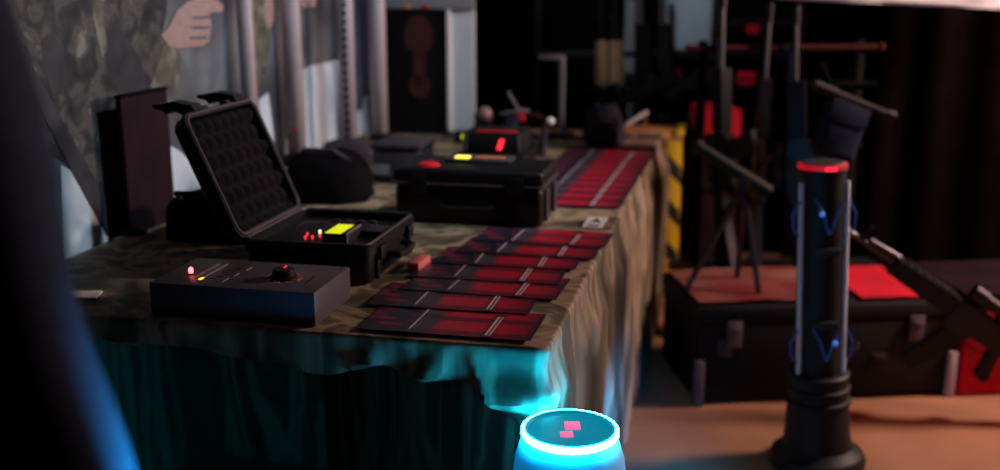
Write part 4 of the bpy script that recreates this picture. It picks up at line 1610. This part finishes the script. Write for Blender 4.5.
def person():
    t = thing('person', 'person in a dark jacket standing close by at the left edge, arm hanging down', 'person', (-0.617, 0.86, 0), R(-6))
    vs, es, rs = [], [], []

    def add(p, r, link=None):
        vs.append(p)
        rs.append(r)
        if link is not None:
            es.append((link, len(vs) - 1))
        return len(vs) - 1
    pel = add((0, 0, 0.94), (0.145, 0.105))
    wa = add((0, 0, 1.08), (0.125, 0.095), pel)
    ch = add((0, 0.005, 1.24), (0.150, 0.110), wa)
    uc = add((0, 0, 1.37), (0.115, 0.085), ch)
    nk = add((0, 0.005, 1.46), (0.052, 0.055), uc)
    jw = add((0, 0.025, 1.535), (0.062, 0.078), nk)
    hd = add((0, 0.02, 1.62), (0.074, 0.094), jw)
    add((0, 0.012, 1.685), (0.055, 0.070), hd)
    for s in (-1, 1):
        sh = add((0.175 * s, 0, 1.375), 0.056, uc)
        el = add((0.222 * s, -0.02, 1.10), 0.043, sh)
        fa = add((0.236 * s, 0.01, 1.0), 0.038, el)
        wr = add((0.240 * s, 0.045, 0.86), 0.027, fa)
        pm = add((0.238 * s, 0.058, 0.815), (0.020, 0.034), wr)
        kn = add((0.236 * s, 0.066, 0.775), (0.016, 0.036), pm)
        for i, (dy, ln) in enumerate(((-0.027, 0.058), (-0.009, 0.072), (0.010, 0.078), (0.028, 0.070))):
            a = add((0.233 * s, 0.066 + dy, 0.755), 0.0088, kn)
            b = add((0.226 * s, 0.068 + dy * 1.1, 0.755 - ln * 0.55), 0.0082, a)
            add((0.212 * s, 0.066 + dy * 1.1, 0.755 - ln), 0.0070, b)
        a = add((0.226 * s, 0.088, 0.812), 0.0105, pm)
        b = add((0.216 * s, 0.104, 0.785), 0.0092, a)
        add((0.206 * s, 0.108, 0.758), 0.008, b)
        hp = add((0.090 * s, 0, 0.86), 0.088, pel)
        kne = add((0.100 * s, 0.02, 0.49), 0.058, hp)
        cf = add((0.100 * s, -0.01, 0.34), 0.055, kne)
        an = add((0.102 * s, -0.02, 0.10), 0.036, cf)
        add((0.108 * s, 0.09, 0.045), (0.036, 0.030), an)
    body = skin_mesh('body', vs, es, rs, M['skin'], t, 2)
    # face: nose, eyes, mouth and ears, moulded onto the head
    mb = MB()
    mb.sph((0, 0.118, 1.605), 0.014, None, 12, (0.8, 1.1, 1.5))
    mb.build('nose', M['skin'], body)
    for s in (-1, 1):
        mb = MB()
        mb.sph((0.030 * s, 0.097, 1.628), 0.0115, None, 12)
        mb.build('eye', M['white'], body)
        mb = MB()
        mb.sph((0.078 * s, 0.015, 1.612), 0.030, None, 12, (0.25, 0.6, 1.0))
        mb.build('ear', M['skin'], body)
    mb = MB()
    mb.sph((0, 0.099, 1.562), 0.022, None, 12, (1.0, 0.35, 0.35))
    mb.build('mouth', M['pinkblock'], body)
    mb = MB()
    mb.sph((0, 0.004, 1.640), 0.096, None, 28, (0.92, 1.12, 0.86))
    for v in mb.bm.verts:
        if v.co.y > 0.06 and v.co.z < 1.655:
            v.co.y = 0.06
        v.co += v.co.normalized() * 0.004 * noise.noise(v.co * 60)
    mb.build('hair', M['hair'], t)
    # jacket with sleeves
    vs.clear(), es.clear(), rs.clear()
    b0 = add((0, 0, 0.84), (0.172, 0.130))
    b1 = add((0, 0, 0.96), (0.168, 0.128), b0)
    b2 = add((0, 0, 1.09), (0.155, 0.120), b1)
    b3 = add((0, 0.005, 1.24), (0.172, 0.130), b2)
    b4 = add((0, 0, 1.375), (0.125, 0.098), b3)
    b5 = add((0, 0.005, 1.445), (0.066, 0.066), b4)
    for s in (-1, 1):
        sh = add((0.178 * s, 0, 1.375), 0.072, b4)
        m1_ = add((0.208 * s, -0.012, 1.24), 0.066, sh)
        el = add((0.228 * s, -0.02, 1.10), 0.060, m1_)
        fa = add((0.244 * s, 0.01, 0.99), 0.062, el)
        add((0.252 * s, 0.040, 0.862), 0.058, fa)
    skin_mesh('jacket', list(vs), list(es), list(rs), M['jacket'], t, 2, b1)
    vs.clear(), es.clear(), rs.clear()
    p = add((0, 0, 0.93), (0.152, 0.116))
    for s in (-1, 1):
        h = add((0.093 * s, 0, 0.84), 0.100, p)
        k = add((0.102 * s, 0.018, 0.49), 0.074, h)
        add((0.104 * s, -0.015, 0.12), 0.060, k)
    skin_mesh('trousers', list(vs), list(es), list(rs), M['darkfab'], t, 2)
    for s in (-1, 1):
        mb = MB()
        mb.box((0.105 * s, 0.035, 0.050), (0.092, 0.27, 0.085), 0.036, None, None, 4)
        mb.box((0.105 * s, 0.035, 0.012), (0.098, 0.28, 0.024), 0.010)
        mb.build('shoe', M['black'], t)


person()


# ------------------------------------------------------------------ light
def area(name, loc, target, size, col, power, spread=PI):
    l = bpy.data.lights.new(name, 'AREA')
    l.shape = 'DISK'
    l.size = size
    l.color = col
    l.energy = power
    l.spread = spread
    o = bpy.data.objects.new(name, l)
    COL.objects.link(o)
    o.location = loc
    o.rotation_euler = (Vector(target) - Vector(loc)).to_track_quat('-Z', 'Y').to_euler()
    return o


def spot(name, loc, target, col, power, ang, blend=0.5, size=0.05):
    l = bpy.data.lights.new(name, 'SPOT')
    l.color = col
    l.energy = power
    l.spot_size = R(ang)
    l.spot_blend = blend
    l.shadow_soft_size = size
    o = bpy.data.objects.new(name, l)
    COL.objects.link(o)
    o.location = loc
    o.rotation_euler = (Vector(target) - Vector(loc)).to_track_quat('-Z', 'Y').to_euler()
    return o


area('warm_stage_lamp', (3.0, 3.3, 1.95), (0.2, 2.9, 0.74), 0.5, (1.0, 0.70, 0.62), 88)
spot('banner_lamp', (0.9, 2.3, 2.7), tuple(T(1.4, 1.23, 1.05)), (0.80, 0.92, 1.0), 130, 62, 0.6)
spot('red_lamp', (2.6, 5.0, 2.4), (1.0, 3.8, 0.3), (1.0, 0.10, 0.08), 20, 90, 0.8)
spot('red_side_lamp', (3.4, 2.3, 1.6), (1.75, 3.45, 0.2), (1.0, 0.10, 0.08), 60, 36, 0.8)
spot('added_back_fill', (0.3, 4.0, 2.7), (0.85, 5.3, 1.25), (0.85, 0.92, 1.0), 55, 50, 0.8)  # added spot, brightens the far rack and notice board
spot('hem_lamp', (2.6, 2.6, 2.2), (2.0, 5.0, 1.35), (1.0, 0.30, 0.33), 100, 40, 0.8)
spot('unseen_blue_lamp', (-0.05, 1.34, 0.62), (-0.37, 0.86, 0.84), (0.0, 0.34, 1.0), 230, 40, 0.9, 0.06)  # unseen blue lamp added for the stripe on the sleeve


spot('added_blue_fill', (0.55, 2.32, 0.46), (0.30, 2.75, 0.08), (0.0, 0.32, 1.0), 34, 78, 0.9, 0.08)  # unseen lamp added for the blue haze over drape, floor and trunk

w = bpy.data.worlds.new('world')
scn.world = w
w.use_nodes = True
w.node_tree.nodes['Background'].inputs['Color'].default_value = (0.5, 0.35, 0.6, 1)
w.node_tree.nodes['Background'].inputs['Strength'].default_value = 0.004
# the room is closed, so a very weak lamp stands for the light scattered around it
area('room_scatter', (0.3, 1.5, 2.7), (0.3, 2.6, 0.7), 2.0, (0.75, 0.55, 0.75), 1.2)

# ------------------------------------------------------------------ camera
cam = bpy.data.cameras.new('camera')
cam.sensor_width = 36
cam.lens = 36 * 1.080
co = bpy.data.objects.new('camera', cam)
COL.objects.link(co)
co.location = (0, 0, CAM_H)
co.rotation_euler = (PI / 2 - PITCH, 0, 0)
cam.dof.use_dof = True
cam.dof.focus_distance = 1.95
cam.dof.aperture_fstop = 1.8
cam.clip_start = 0.02
scn.camera = co

vs_ = scn.view_settings
vs_.view_transform = 'Standard'
vs_.look = 'None'
vs_.gamma = 1.0
vs_.exposure = 0.0
vs_.use_curve_mapping = False
scn.cycles.use_denoising = True
